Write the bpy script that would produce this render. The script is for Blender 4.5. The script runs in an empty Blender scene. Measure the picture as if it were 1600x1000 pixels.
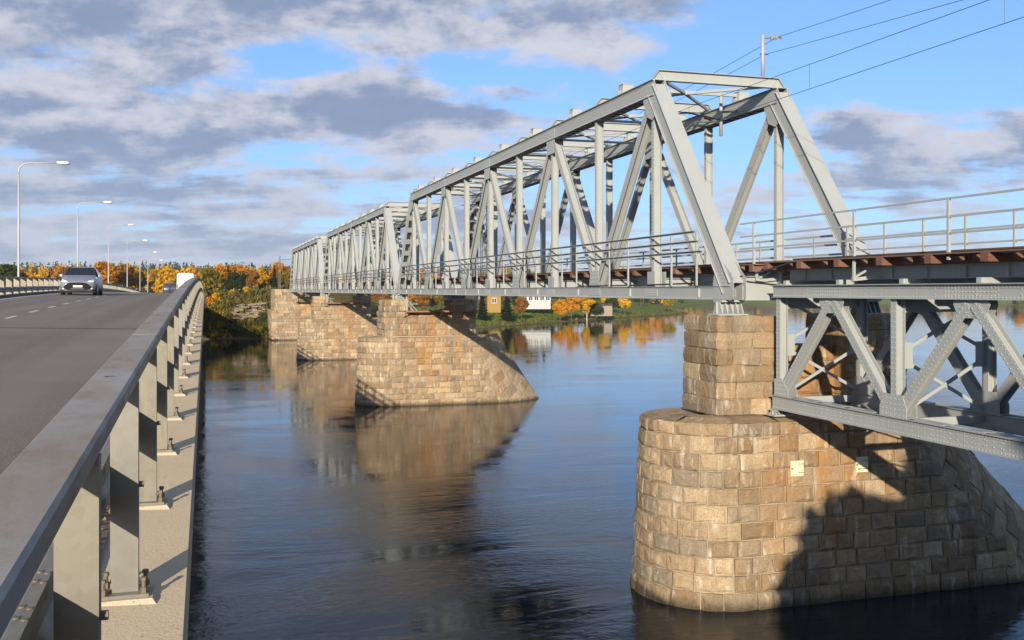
import bpy, math, random
import numpy as np
from mathutils import Vector, Matrix
random.seed(7)
rng = np.random.default_rng(11)
R = math.radians
sc = bpy.context.scene
COL = sc.collection

# ------------------------------------------------------------------ camera
EYE = 10.3
F_PX = 1556.0
YAW = math.atan(478 / F_PX)
cam_d = bpy.data.cameras.new('camera')
cam = bpy.data.objects.new('camera', cam_d)
COL.objects.link(cam)
cam.location = (0, 0, EYE)
cam.rotation_euler = (R(90), 0, -YAW)
cam_d.sensor_width = 36.0
cam_d.lens = 36.0 * F_PX / 1600.0
cam_d.shift_y = -46.0 / 1600.0
cam_d.clip_start = 0.05
cam_d.clip_end = 12000
sc.camera = cam

# ------------------------------------------------------------------ light
SUN_AZ = R(25)              # direction the light travels, from +Y towards +X
SUN_EL = R(15.3)
sun_d = bpy.data.lights.new('sun', 'SUN')
sun_d.energy = 5.0
sun_d.angle = R(0.53)
sun_d.color = (1.0, 0.86, 0.66)
sun = bpy.data.objects.new('sun', sun_d)
COL.objects.link(sun)
ld = Vector((math.sin(SUN_AZ) * math.cos(SUN_EL), math.cos(SUN_AZ) * math.cos(SUN_EL), -math.sin(SUN_EL)))
sun.rotation_euler = ld.to_track_quat('-Z', 'Y').to_euler()
sun.location = (-30, -60, 60)
sc.view_settings.view_transform = 'Standard'
sc.view_settings.look = 'None'
sc.view_settings.exposure = 0.65
sc.view_settings.gamma = 1.0
sc.view_settings.use_curve_mapping = False

# ---- world: Nishita sky with a procedural cloud layer
SKY_STRENGTH = 0.114
world = bpy.data.worlds.new('World')
sc.world = world
world.use_nodes = True


class NT:
    """small helper for writing node trees as expressions"""
    def __init__(self, tree):
        self.t = tree
        self.t.nodes.clear()

    def node(self, kind, **kw):
        n = self.t.nodes.new(kind)
        for k, v in kw.items():
            setattr(n, k, v)
        return n

    def link(self, a, b):
        self.t.links.new(a, b)

    def put(self, sock, v):
        if v is None:
            return
        if hasattr(v, 'is_linked'):
            self.link(v, sock)
        else:
            if sock.type == 'RGBA' and len(v) == 3:
                v = (*v, 1)
            sock.default_value = v

    def m(self, op, a, b=None, c=None, clamp=False):
        n = self.node('ShaderNodeMath', operation=op, use_clamp=clamp)
        for i, v in enumerate((a, b, c)):
            self.put(n.inputs[i], v)
        return n.outputs[0]

    def noise(self, vec, scale=1, detail=3, rough=.5, dist=0, col=False, lac=2.0):
        n = self.node('ShaderNodeTexNoise')
        self.put(n.inputs['Vector'], vec)
        n.inputs['Scale'].default_value = scale
        n.inputs['Detail'].default_value = detail
        n.inputs['Roughness'].default_value = rough
        n.inputs['Distortion'].default_value = dist
        n.inputs['Lacunarity'].default_value = lac
        return n.outputs['Color' if col else 'Fac']

    def mapr(self, v, a, b, c=0., d=1., smooth=False):
        n = self.node('ShaderNodeMapRange', interpolation_type='SMOOTHSTEP' if smooth else 'LINEAR', clamp=True)
        self.put(n.inputs[0], v)
        for i, x in zip((1, 2, 3, 4), (a, b, c, d)):
            self.put(n.inputs[i], x)
        return n.outputs[0]

    def mix(self, fac, a, b, kind='MIX'):
        n = self.node('ShaderNodeMix', data_type='RGBA', blend_type=kind, clamp_factor=True)
        self.put(n.inputs['Factor'], fac)
        self.put(n.inputs[6], a)
        self.put(n.inputs[7], b)
        return n.outputs[2]

    def mapping(self, vec, scale=(1, 1, 1), loc=(0, 0, 0), rot=(0, 0, 0)):
        n = self.node('ShaderNodeMapping')
        self.put(n.inputs[0], vec)
        n.inputs['Location'].default_value = loc
        n.inputs['Rotation'].default_value = rot
        n.inputs['Scale'].default_value = scale
        return n.outputs[0]

    def comb(self, x, y, z):
        n = self.node('ShaderNodeCombineXYZ')
        for i, v in enumerate((x, y, z)):
            self.put(n.inputs[i], v)
        return n.outputs[0]

    def sep(self, v):
        n = self.node('ShaderNodeSeparateXYZ')
        self.link(v, n.inputs[0])
        return n.outputs

    def bump(self, h, strength=.3, dist=.02, normal=None):
        n = self.node('ShaderNodeBump')
        self.put(n.inputs['Height'], h)
        n.inputs['Strength'].default_value = strength
        n.inputs['Distance'].default_value = dist
        if normal is not None:
            self.link(normal, n.inputs['Normal'])
        return n.outputs[0]


def build_world():
    nt = NT(world.node_tree)
    out = nt.node('ShaderNodeOutputWorld')
    sky = nt.node('ShaderNodeTexSky', sky_type='NISHITA')
    sky.sun_disc = False
    sky.sun_elevation = SUN_EL
    sky.sun_rotation = R(180 + 25)
    sky.altitude = 100
    sky.air_density = 1.0
    sky.dust_density = 0.6
    sky.ozone_density = 2.2
    tc = nt.node('ShaderNodeTexCoord')
    d = tc.outputs['Generated']
    x, y, z = nt.sep(d)
    zz = nt.m('MAXIMUM', z, 0.0)
    az = nt.m('ARCTAN2', x, y)
    el = nt.m('ARCSINE', z)
    # clouds lie on a flat layer: project the direction on it
    k = nt.m('DIVIDE', 1.0, nt.m('ADD', zz, 0.13))
    px = nt.m('MULTIPLY', x, k)
    py = nt.m('MULTIPLY', y, k)
    pv = nt.comb(px, py, 3.7)
    pvr = nt.mapping(pv, rot=(0, 0, R(17)), scale=(1, 1, 1))
    pvs = nt.mapping(pvr, scale=(1.15, 1.75, 1))
    big = nt.noise(pvs, 0.75, 2, .5, .2)
    iso = nt.noise(nt.comb(az, nt.m('MULTIPLY', el, 1.7), 1.3), 9.5, 10, .63, .1)
    iso2 = nt.noise(nt.comb(az, nt.m('MULTIPLY', nt.m('ADD', el, .02), 1.7), 1.3), 9.5, 6, .6, .1)
    med = nt.noise(pvs, 2.1, 9, .58, .15)
    # broken stratocumulus: where in the sky the deck is closed or open
    def g(a, e, wa, we):
        a_ = nt.m('DIVIDE', nt.m('SUBTRACT', az, R(a)), R(wa))
        e_ = nt.m('DIVIDE', nt.m('SUBTRACT', el, R(e)), R(we))
        q = nt.m('ADD', nt.m('MULTIPLY', a_, a_), nt.m('MULTIPLY', e_, e_))
        return nt.m('EXPONENT', nt.m('MULTIPLY', q, -1.0))
    dens = nt.m('ADD', nt.m('ADD', nt.m('MULTIPLY', big, 0.42), nt.m('MULTIPLY', med, 0.48)), nt.m('MULTIPLY', iso, .50))
    for a, e, wa, we, s in BLOBS:
        dens = nt.m('ADD', dens, nt.m('MULTIPLY', g(a, e, wa, we), s))
    cov = nt.mapr(dens, 0.665, 0.80, smooth=True)
    top = nt.m('SUBTRACT', iso, iso2)
    thick = nt.mapr(nt.m('SUBTRACT', dens, nt.m('MULTIPLY', top, 1.0)), 0.69, 0.95, smooth=True)
    fine = nt.noise(nt.comb(az, nt.m('MULTIPLY', el, 1.9), 4.0), 30, 6, .62, .1)
    lit = nt.mix(fine, (0.43, 0.45, 0.54), (0.66, 0.645, 0.68))
    shade = nt.mix(fine, (0.185, 0.235, 0.365), (0.255, 0.305, 0.43))
    cl = nt.mix(thick, lit, shade)
    # towards the horizon the layers pile up, bluer and paler
    low = nt.mapr(el, R(0.0), R(9), 1, 0)
    cl = nt.mix(nt.m('MULTIPLY', low, .55), cl, (0.30, 0.38, 0.56))
    tint = nt.mix(nt.mapr(el, R(0), R(22)), (0.42, 0.56, 0.98), (0.76, 0.89, 1.02))
    skyc = nt.mix(1.0, sky.outputs[0], tint, 'MULTIPLY')
    col = nt.mix(nt.m('MULTIPLY', cov, .93), skyc, nt.mix(1.0, cl, (CLOUD_K,) * 3, 'MULTIPLY'))
    bg = nt.node('ShaderNodeBackground')
    nt.link(col, bg.inputs['Color'])
    bg.inputs['Strength'].default_value = SKY_STRENGTH
    nt.link(bg.outputs[0], out.inputs['Surface'])


CLOUD_K = 6.667
# azimuth, elevation, widths (degrees), weight
BLOBS = [(-12, 15, 11, 6, .15), (9, 17.8, 17, 4, .16), (-8, 9, 12, 3.0, .11), (24, 16.5, 7, 3, .08),
         (8, 8.5, 12, 2.4, .09), (40, 6.8, 12, 2.4, .135), (-6, 3.6, 16, 2.0, .15), (18, 3.4, 9, 1.6, .09), (12, 10.5, 4, 1.5, .06),
         (38, 16, 9, 6.0, -.30), (17, 12.6, 5, 1.2, -.08), (6, 12.8, 3.5, 1.2, -.08), (22, 7.5, 6, 3.5, -.07)]
build_world()

# ------------------------------------------------------------------ mesh helpers
class MB:
    def __init__(self):
        self.v = []
        self.f = []

    def add(self, vs, fs):
        o = len(self.v)
        self.v.extend([tuple(p) for p in vs])
        self.f.extend([tuple(i + o for i in q) for q in fs])

    def box(self, c, s, rot=None):
        hx, hy, hz = s[0] / 2, s[1] / 2, s[2] / 2
        vs = [Vector((a * hx, b * hy, e * hz)) for e in (-1, 1) for b in (-1, 1) for a in (-1, 1)]
        if rot is not None:
            vs = [rot @ p for p in vs]
        c = Vector(c)
        self.add([p + c for p in vs], [(0, 2, 3, 1), (4, 5, 7, 6), (0, 1, 5, 4), (2, 6, 7, 3), (0, 4, 6, 2), (1, 3, 7, 5)])

    def span(self, a, b):
        self.box([(a[i] + b[i]) / 2 for i in range(3)], [abs(b[i] - a[i]) for i in range(3)])

    def beam(self, p0, p1, w, h, up=(0, 0, 1), off=(0, 0)):
        """box from p0 to p1; w across, h along up; off = shift (side, up)"""
        p0, p1 = Vector(p0), Vector(p1)
        ax = (p1 - p0)
        L = ax.length
        ax.normalize()
        upv = Vector(up)
        side = ax.cross(upv)
        side.normalize()
        u = side.cross(ax)
        o = side * off[0] + u * off[1]
        vs = []
        for p in (p0 + o, p1 + o):
            for (a, b) in ((-1, -1), (1, -1), (1, 1), (-1, 1)):
                vs.append(p + side * (a * w / 2) + u * (b * h / 2))
        self.add(vs, [(0, 1, 2, 3), (7, 6, 5, 4), (0, 4, 5, 1), (1, 5, 6, 2), (2, 6, 7, 3), (3, 7, 4, 0)])

    def prism(self, poly, a, b, axis):
        """2-D polygon extruded along axis index from a to b; poly coordinates are the two other axes in order"""
        n = len(poly)
        def P(q, t):
            r = list(q)
            r.insert(axis, t)
            return r
        self.add([P(q, a) for q in poly] + [P(q, b) for q in poly],
                 [tuple(range(n))[::-1], tuple(range(n, 2 * n))] + [(i, (i + 1) % n, n + (i + 1) % n, n + i) for i in range(n)])

    def tube(self, pts, r, n=8, cap=True):
        pts = [Vector(p) for p in pts]
        rr = r if isinstance(r, (list, tuple)) else [r] * len(pts)
        o = len(self.v)
        prev = None
        for i, p in enumerate(pts):
            if i == 0:
                t = pts[1] - p
            elif i == len(pts) - 1:
                t = p - pts[i - 1]
            else:
                t = pts[i + 1] - pts[i - 1]
            t.normalize()
            ref = Vector((0, 0, 1)) if abs(t.z) < .9 else Vector((1, 0, 0))
            if prev is not None:
                s = prev - t * prev.dot(t)
                s.normalize()
            else:
                s = t.cross(ref)
                s.normalize()
            prev = s
            u = t.cross(s)
            for j in range(n):
                a = 2 * math.pi * j / n
                self.v.append(tuple(p + s * (math.cos(a) * rr[i]) + u * (math.sin(a) * rr[i])))
        for i in range(len(pts) - 1):
            for j in range(n):
                a, b = o + i * n + j, o + i * n + (j + 1) % n
                self.f.append((a, b, b + n, a + n))
        if cap:
            self.f.append(tuple(o + j for j in range(n))[::-1])
            e = o + (len(pts) - 1) * n
            self.f.append(tuple(e + j for j in range(n)))

    def loft(self, rings, cap=True, closed=True):
        o = len(self.v)
        n = len(rings[0])
        for r_ in rings:
            self.v.extend([tuple(p) for p in r_])
        for i in range(len(rings) - 1):
            for j in range(n if closed else n - 1):
                a, b = o + i * n + j, o + i * n + (j + 1) % n
                self.f.append((a, b, b + n, a + n))
        if cap:
            self.f.append(tuple(o + j for j in range(n))[::-1])
            e = o + (len(rings) - 1) * n
            self.f.append(tuple(e + j for j in range(n)))

    def mesh(self, name, mat, loc=(0, 0, 0), smooth=False):
        me = bpy.data.meshes.new(name)
        L = loc
        me.from_pydata([(p[0] - L[0], p[1] - L[1], p[2] - L[2]) for p in self.v], [], self.f)
        if mat is not None:
            me.materials.append(mat)
        if smooth:
            me.polygons.foreach_set('use_smooth', [True] * len(me.polygons))
        me.update()
        return me

    def build(self, name, mat, parent=None, smooth=False, loc=None, kind=None):
        if parent is not None:
            r_ = parent
            while r_.parent is not None:
                r_ = r_.parent
            L = tuple(r_.location)
        else:
            L = loc or (0, 0, 0)
        o = bpy.data.objects.new(name, self.mesh(name, mat, L, smooth))
        COL.objects.link(o)
        if parent is not None:
            o.parent = parent
        else:
            o.location = L
        if kind:
            o['kind'] = kind
        return o


def tag(o, label=None, cat=None, group=None, kind=None):
    if label:
        o['label'] = label
    if cat:
        o['category'] = cat
    if group:
        o['group'] = group
    if kind:
        o['kind'] = kind
    return o


def thing(name, label, cat, loc=(0, 0, 0), group=None):
    o = bpy.data.objects.new(name, None)
    COL.objects.link(o)
    o.location = loc
    o.empty_display_size = .3
    return tag(o, label, cat, group)


KIDS = {}


def copy_tree(o, parent=None, skip=()):
    c = o.copy()
    COL.objects.link(c)
    if parent is not None:
        c.parent = parent
    for ch in KIDS.get(o.name) or list(o.children):
        if ch.name.split('.')[0] not in skip:
            copy_tree(ch, c, skip)
    return c


def ray_at(px, d, z=None, py=None):
    """world point at photo column px (1600 wide) and forward distance d"""
    r_ = (px - 800) / F_PX * d
    X = r_ * math.cos(YAW) + d * math.sin(YAW)
    Y = d * math.cos(YAW) - r_ * math.sin(YAW)
    Z = z if z is not None else EYE + (454 - py) * d / F_PX
    return Vector((X, Y, Z))

# ------------------------------------------------------------------ materials
def new_mat(name):
    m = bpy.data.materials.new(name)
    m.use_nodes = True
    nt = NT(m.node_tree)
    out = nt.node('ShaderNodeOutputMaterial')
    b = nt.node('ShaderNodeBsdfPrincipled')
    nt.link(b.outputs[0], out.inputs[0])
    return m, nt, b


def plain(name, col, rough=.5, metal=0., var=.12, scale=3., bump=0., spec=.5):
    m, nt, b = new_mat(name)
    g = nt.node('ShaderNodeNewGeometry')
    n = nt.noise(g.outputs['Position'], scale, 4, .6)
    lo = tuple(c * (1 - var) for c in col)
    hi = tuple(min(1, c * (1 + var)) for c in col)
    nt.link(nt.mix(n, lo, hi), b.inputs['Base Color'])
    b.inputs['Roughness'].default_value = rough
    b.inputs['Metallic'].default_value = metal
    b.inputs['Specular IOR Level'].default_value = spec
    if bump:
        nt.link(nt.bump(nt.noise(g.outputs['Position'], scale * 8, 3, .6), bump, .01), b.inputs['Normal'])
    return m


def mat_steel():
    m, nt, b = new_mat('grey_bridge_paint')
    g = nt.node('ShaderNodeNewGeometry')
    P = g.outputs['Position']
    n1 = nt.noise(P, .9, 4, .6)
    st = nt.noise(nt.mapping(P, scale=(7, 7, .55)), 1.0, 4, .6)
    spots = nt.noise(P, 9.0, 3, .6)
    c = nt.mix(n1, (0.272, 0.297, 0.308), (0.332, 0.352, 0.354))
    c = nt.mix(nt.mapr(st, .56, .74, 0, .45), c, (0.2772, 0.2695, 0.2387))
    c = nt.mix(nt.mapr(spots, .66, .74, 0, .35), c, (0.2618, 0.2156, 0.154))
    rs = nt.noise(nt.mapping(P, scale=(2.2, 2.2, .5), loc=(3, 7, 1)), 1.0, 6, .68)
    c = nt.mix(nt.mapr(rs, .62, .74, 0, .5), c, (0.20, 0.135, 0.08))
    nt.link(c, b.inputs['Base Color'])
    nt.link(nt.mapr(n1, .3, .7, .42, .62), b.inputs['Roughness'])
    b.inputs['Specular IOR Level'].default_value = .35
    nt.link(nt.bump(nt.noise(P, 22, 2, .5), .06, .01), b.inputs['Normal'])
    return m


def mat_stone(name, tint=(1, 1, 1), fine=1.0):
    m, nt, b = new_mat(name)
    g = nt.node('ShaderNodeNewGeometry')
    oi = nt.node('ShaderNodeObjectInfo')
    P = g.outputs['Position']
    x, y, z = nt.sep(P)
    rnd = nt.m('FRACT', nt.m('ADD', oi.outputs['Random'], g.outputs['Random Per Island']))
    n1 = nt.noise(P, .55, 4, .6)
    n2 = nt.noise(P, 5.0 * fine, 7, .68)
    n3 = nt.noise(P, 26 * fine, 3, .65)
    c = nt.mix(rnd, (0.25, 0.18, 0.11), (0.64, 0.515, 0.35))
    c = nt.mix(nt.mapr(n2, .3, .75, 0, .6), c, (0.36, 0.265, 0.16))
    grey = nt.m('FRACT', nt.m('MULTIPLY', rnd, 7.3))
    c = nt.mix(nt.mapr(grey, .62, .95, 0, .75), c, (0.27, 0.245, 0.195))
    c = nt.mix(nt.mapr(n3, .42, .72, 0, .6), c, (0.13, 0.092, 0.058))
    # rust washed down from the bearings and the deck, strongest under the track
    rx = nt.m('DIVIDE', nt.m('SUBTRACT', x, 20.2), 2.6)
    rust = nt.m('MULTIPLY', nt.m('EXPONENT', nt.m('MULTIPLY', nt.m('MULTIPLY', rx, rx), -1)),
                nt.mapr(nt.noise(nt.mapping(P, scale=(1.3, 1.3, .16)), 1.0, 4, .6), .42, .62))
    rust = nt.m('ADD', nt.m('MULTIPLY', rust, .8), nt.mapr(n1, .54, .72, 0, .32))
    c = nt.mix(nt.m('MULTIPLY', rust, nt.mapr(z, .2, 4, .45, 1)), c, (0.44, 0.235, 0.085))
    # lime running down the joints
    lime = nt.mapr(nt.noise(nt.mapping(P, scale=(4.2, 4.2, .9)), 1.0, 7, .66), .53, .66)
    lime = nt.m('MULTIPLY', lime, nt.m('ADD', nt.mapr(nt.noise(P, .8, 3, .6), .42, .60, .1, 1), nt.mapr(x, 14.5, 17.5, .3, 0)))
    c = nt.mix(nt.m('MULTIPLY', lime, .72), c, (0.72, 0.655, 0.55))
    soot = nt.mapr(nt.noise(nt.mapping(P, scale=(1.6, 1.6, .35), loc=(5, 2, 9)), 1.0, 6, .65), .54, .70)
    c = nt.mix(nt.m('MULTIPLY', soot, .55), c, (0.13, 0.095, 0.06))
    # wet dark line at the water
    wet = nt.mapr(nt.m('ADD', z, nt.m('MULTIPLY', n2, .5)), .30, .62, 1, 0)
    c = nt.mix(nt.m('MULTIPLY', wet, .8), c, (0.045, 0.038, 0.022))
    nt.link(nt.mix(1.0, c, tint, 'MULTIPLY'), b.inputs['Base Color'])
    b.inputs['Roughness'].default_value = .86
    b.inputs['Specular IOR Level'].default_value = .25
    h = nt.m('ADD', nt.m('MULTIPLY', n2, 1.0), nt.m('MULTIPLY', n3, .35))
    nt.link(nt.bump(h, .95, .085), b.inputs['Normal'])
    return m


def mat_water():
    m, nt, b = new_mat('river_water')
    g = nt.node('ShaderNodeNewGeometry')
    P = g.outputs['Position']
    b.inputs['Base Color'].default_value = (0.004, 0.009, 0.016, 1)
    b.inputs['Roughness'].default_value = .02
    b.inputs['IOR'].default_value = 1.33
    b.inputs['Specular IOR Level'].default_value = .44
    w1 = nt.noise(nt.mapping(P, scale=(.30, .55, 1), rot=(0, 0, R(12))), 1.0, 4, .55, .8)
    w2 = nt.noise(nt.mapping(P, scale=(2.2, 3.3, 1), rot=(0, 0, R(-14))), 1.0, 5, .62, 1.0)
    w3 = nt.noise(nt.mapping(P, scale=(4.2, 5.6, 1), rot=(0, 0, R(20))), 1.0, 4, .62, .6)
    # smooth slicks and rougher patches where the current boils
    patch = nt.mapr(nt.noise(nt.mapping(P, scale=(.05, .12, 1), rot=(0, 0, R(15))), 1.0, 5, .65, .8), .43, .62)
    x, y, z = nt.sep(P)
    near = nt.m('ADD', nt.mapr(y, 28, 60, .65, 0), nt.mapr(y, 50, 160, .6, .2))
    fine = nt.m('ADD', nt.m('MULTIPLY', w2, nt.mapr(patch, 0, 1, .14, 1.5)), nt.m('MULTIPLY', w3, nt.mapr(patch, 0, 1, .06, .40)))
    h = nt.m('ADD', nt.m('MULTIPLY', w1, .9), fine)
    h = nt.m('MULTIPLY', h, near)
    nt.link(nt.bump(h, 1.0, .015), b.inputs['Normal'])
    return m


def mat_asphalt():
    m, nt, b = new_mat('asphalt')
    g = nt.node('ShaderNodeNewGeometry')
    P = g.outputs['Position']
    n = nt.noise(P, 48, 4, .8)
    n1 = nt.noise(P, .5, 4, .6)
    x, y, z = nt.sep(P)
    # polished wheel tracks
    tr = nt.noise(nt.comb(nt.m('MULTIPLY', x, 1.1), nt.m('MULTIPLY', y, .02), 0.), 1.0, 2, .5)
    c = nt.mix(nt.mapr(n, .36, .68), (0.0462, 0.03927, 0.03388), (0.3234, 0.2733, 0.231))
    c = nt.mix(nt.mapr(tr, .40, .60, 0, .9), c, (0.2079, 0.1809, 0.1578))
    c = nt.mix(nt.mapr(n1, .4, .7, 0, .35), c, (0.1155, 0.104, 0.0924))
    nt.link(c, b.inputs['Base Color'])
    b.inputs['Roughness'].default_value = .8
    b.inputs['Specular IOR Level'].default_value = .3
    nt.link(nt.bump(n, .8, .006), b.inputs['Normal'])
    return m


def mat_concrete(name, lo, hi, bump=.4):
    m, nt, b = new_mat(name)
    g = nt.node('ShaderNodeNewGeometry')
    P = g.outputs['Position']
    n1 = nt.noise(P, 1.6, 6, .65)
    n2 = nt.noise(P, 60, 3, .7)
    pit = nt.noise(P, 26, 2, .5)
    c = nt.mix(n1, lo, hi)
    c = nt.mix(nt.mapr(n2, .4, .75, 0, .4), c, tuple(v * .62 for v in lo))
    c = nt.mix(nt.mapr(pit, .68, .72, 0, .6), c, tuple(v * .4 for v in lo))
    nt.link(c, b.inputs['Base Color'])
    b.inputs['Roughness'].default_value = .9
    b.inputs['Specular IOR Level'].default_value = .2
    nt.link(nt.bump(nt.m('ADD', n2, nt.m('MULTIPLY', n1, .6)), bump, .012), b.inputs['Normal'])
    return m


def mat_galv():
    m, nt, b = new_mat('galvanised_steel')
    g = nt.node('ShaderNodeNewGeometry')
    P = g.outputs['Position']
    n1 = nt.noise(P, 2.2, 5, .6)
    v = nt.node('ShaderNodeTexVoronoi')
    nt.link(P, v.inputs['Vector'])
    v.inputs['Scale'].default_value = 24
    oi = nt.node('ShaderNodeObjectInfo')
    st = nt.noise(nt.mapping(P, scale=(14, 14, 1.1)), 1.0, 4, .6)
    c = nt.mix(n1, (0.1463, 0.1371, 0.1116), (0.1963, 0.1833, 0.1463))
    sx = nt.sep(v.outputs['Color'])
    c = nt.mix(nt.m('MULTIPLY', sx[0], .4), c, (0.231, 0.231, 0.2118))
    c = nt.mix(nt.mapr(st, .54, .68, 0, .7), c, (0.2387, 0.2194, 0.1733))
    c = nt.mix(nt.mapr(oi.outputs['Random'], .35, 1, 0, .45), c, (0.2387, 0.2464, 0.2464))
    nt.link(c, b.inputs['Base Color'])
    b.inputs['Metallic'].default_value = .35
    nt.link(nt.mapr(n1, .3, .7, .42, .6), b.inputs['Roughness'])
    return m


def mat_handrail():
    m, nt, b = new_mat('weathered_handrail')
    g = nt.node('ShaderNodeNewGeometry')
    P = g.outputs['Position']
    n1 = nt.noise(nt.mapping(P, scale=(2.5, 1.3, 2)), 1.0, 6, .62)
    n2 = nt.noise(nt.mapping(P, scale=(9, 3.5, 9)), 1.0, 5, .65)
    n3 = nt.noise(P, 120, 2, .6)
    c = nt.mix(n1, (0.2002, 0.1733, 0.1386), (0.3234, 0.2695, 0.2079))
    c = nt.mix(nt.mapr(n2, .48, .66, 0, .75), c, (0.2387, 0.1694, 0.1155))
    c = nt.mix(nt.mapr(nt.noise(P, 1.2, 4, .6), .50, .64, 0, .7), c, (0.308, 0.3042, 0.2964))
    c = nt.mix(nt.mapr(n3, .45, .7, 0, .25), c, (0.1001, 0.0924, 0.0847))
    nt.link(c, b.inputs['Base Color'])
    b.inputs['Metallic'].default_value = .1
    nt.link(nt.mapr(n2, .3, .7, .45, .65), b.inputs['Roughness'])
    return m


def mat_leaf(name, lo, hi, trans=.35):
    m = bpy.data.materials.new(name)
    m.use_nodes = True
    nt = NT(m.node_tree)
    out = nt.node('ShaderNodeOutputMaterial')
    g = nt.node('ShaderNodeNewGeometry')
    oi = nt.node('ShaderNodeObjectInfo')
    P = g.outputs['Position']
    r_ = g.outputs['Random Per Island']
    n = nt.noise(P, .35, 3, .6)
    f_ = nt.m('ADD', nt.m('MULTIPLY', r_, .5), nt.m('MULTIPLY', n, .5))
    f_ = nt.m('ADD', f_, nt.mapr(oi.outputs['Random'], 0, 1, -.25, .25))
    c = nt.mix(nt.m('MAXIMUM', nt.m('MINIMUM', f_, 1.0), 0.0), lo, hi)
    d = nt.node('ShaderNodeBsdfDiffuse')
    t = nt.node('ShaderNodeBsdfTranslucent')
    nt.link(c, d.inputs[0])
    nt.link(c, t.inputs[0])
    mx = nt.node('ShaderNodeMixShader')
    mx.inputs[0].default_value = trans
    nt.link(d.outputs[0], mx.inputs[1])
    nt.link(t.outputs[0], mx.inputs[2])
    nt.link(mx.outputs[0], out.inputs[0])
    return m


def mat_ground():
    m, nt, b = new_mat('bank_ground')
    g = nt.node('ShaderNodeNewGeometry')
    P = g.outputs['Position']
    x, y, z = nt.sep(P)
    n = nt.noise(P, .12, 6, .65)
    n2 = nt.noise(P, 1.4, 4, .65)
    lawn = nt.mix(n2, (0.07, 0.12, 0.02), (0.13, 0.17, 0.035))
    wild = nt.mix(n2, (0.045, 0.045, 0.016), (0.15, 0.11, 0.045))
    islawn = nt.m('MULTIPLY', nt.mapr(x, 44, 60), nt.mapr(z, 5.2, 6.4, 1, 0))
    c = nt.mix(nt.m('MULTIPLY', islawn, nt.mapr(n, .25, .45)), wild, lawn)
    c = nt.mix(nt.mapr(nt.m('ADD', z, nt.m('MULTIPLY', n2, .5)), .35, .75, 1, 0), c, (0.10, 0.08, 0.052))
    nt.link(c, b.inputs['Base Color'])
    b.inputs['Roughness'].default_value = 1
    b.inputs['Specular IOR Level'].default_value = .05
    nt.link(nt.bump(n2, .8, .25), b.inputs['Normal'])
    return m


def mat_wood():
    m, nt, b = new_mat('sleeper_wood')
    g = nt.node('ShaderNodeNewGeometry')
    oi = nt.node('ShaderNodeObjectInfo')
    P = g.outputs['Position']
    n = nt.noise(nt.mapping(P, scale=(2, 22, 22)), 1.0, 4, .6)
    c = nt.mix(n, (0.07, 0.03, 0.02), (0.19, 0.085, 0.055))
    c = nt.mix(nt.mapr(oi.outputs['Random'], 0, 1, 0, .5), c, (0.21, 0.15, 0.11))
    nt.link(c, b.inputs['Base Color'])
    b.inputs['Roughness'].default_value = .85
    nt.link(nt.bump(n, .4, .01), b.inputs['Normal'])
    return m


M = {}
M['steel'] = mat_steel()
M['stone'] = mat_stone('granite_block', (.80, .78, .77))
M['rock'] = mat_stone('bank_rock', (.50, .54, .60), .8)
M['stone_far'] = mat_stone('granite_block_far', (.80, .78, .77), .7)
M['mortar'] = plain('mortar', (0.3276, 0.2808, 0.2184), .95, 0, .3, 2.0, .4, .1)
M['water'] = mat_water()
M['asphalt'] = mat_asphalt()
M['concrete'] = mat_concrete('deck_concrete', (0.55, 0.445, 0.30), (0.68, 0.56, 0.40))
M['pedestal'] = mat_concrete('pedestal_mortar', (0.4056, 0.3432, 0.2574), (0.5148, 0.4446, 0.3432), .3)
M['walk'] = mat_concrete('walkway_concrete', (0.2184, 0.1872, 0.156), (0.312, 0.2691, 0.2262))
M['gravel'] = mat_concrete('gravel', (0.156, 0.1053, 0.078), (0.2808, 0.2028, 0.1482), 1.0)
M['kerb'] = plain('kerb_stone', (0.078, 0.0741, 0.0702), .8, 0, .3, 4)
M['galv'] = mat_galv()
M['hand'] = mat_handrail()
M['bolt'] = plain('bolt_steel', (0.156, 0.1287, 0.0975), .55, .3, .3, 30)
M['paint'] = plain('road_paint', (0.5148, 0.4992, 0.468), .7, 0, .15, 8, .2)
M['wood'] = mat_wood()
M['railsteel'] = plain('rail_steel', (0.12, 0.075, 0.05), .6, .4, .3, 6)
M['dark'] = plain('dark_steel', (0.10, 0.105, 0.11), .6, .1, .2, 5)
M['rust'] = plain('rusty_plate', (0.2496, 0.117, 0.0546), .85, 0, .35, 5, .2)
M['cable'] = plain('cable_rubber', (0.02, 0.02, 0.022), .55, 0, .2, 5)
M['wire'] = plain('wire_metal', (0.035, 0.06, 0.06), .5, .3, .1, 2)
M['pole'] = plain('lamp_grey', (0.3646, 0.3713, 0.3779), .5, .1, .02, 1)
M['lampwhite'] = plain('lamp_white', (0.5616, 0.5616, 0.546), .4, 0, .05, 6)
M['hatch'] = plain('cream_paint', (0.663, 0.5928, 0.39), .6, 0, .2, 9)
M['carpaint'] = plain('grey_blue_paint', (0.21, 0.235, 0.30), .28, .3, .03, 1)
M['glass'] = plain('car_glass', (0.016, 0.02, 0.025), .06, 0, .02, 1, 0, .8)
M['tyre'] = plain('tyre_rubber', (0.018, 0.018, 0.018), .8, 0, .1, 6)
M['rim'] = plain('alloy_rim', (0.45, 0.46, 0.47), .35, .7, .05, 6)
M['blackplastic'] = plain('black_plastic', (0.010, 0.010, 0.011), .7, 0, .05, 6, 0, .15)
M['white'] = plain('white_paint', (0.6084, 0.6084, 0.6006), .4, 0, .04, 3)
M['plate'] = plain('number_plate', (0.5772, 0.5772, 0.5616), .5, 0, .03, 30)
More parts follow.
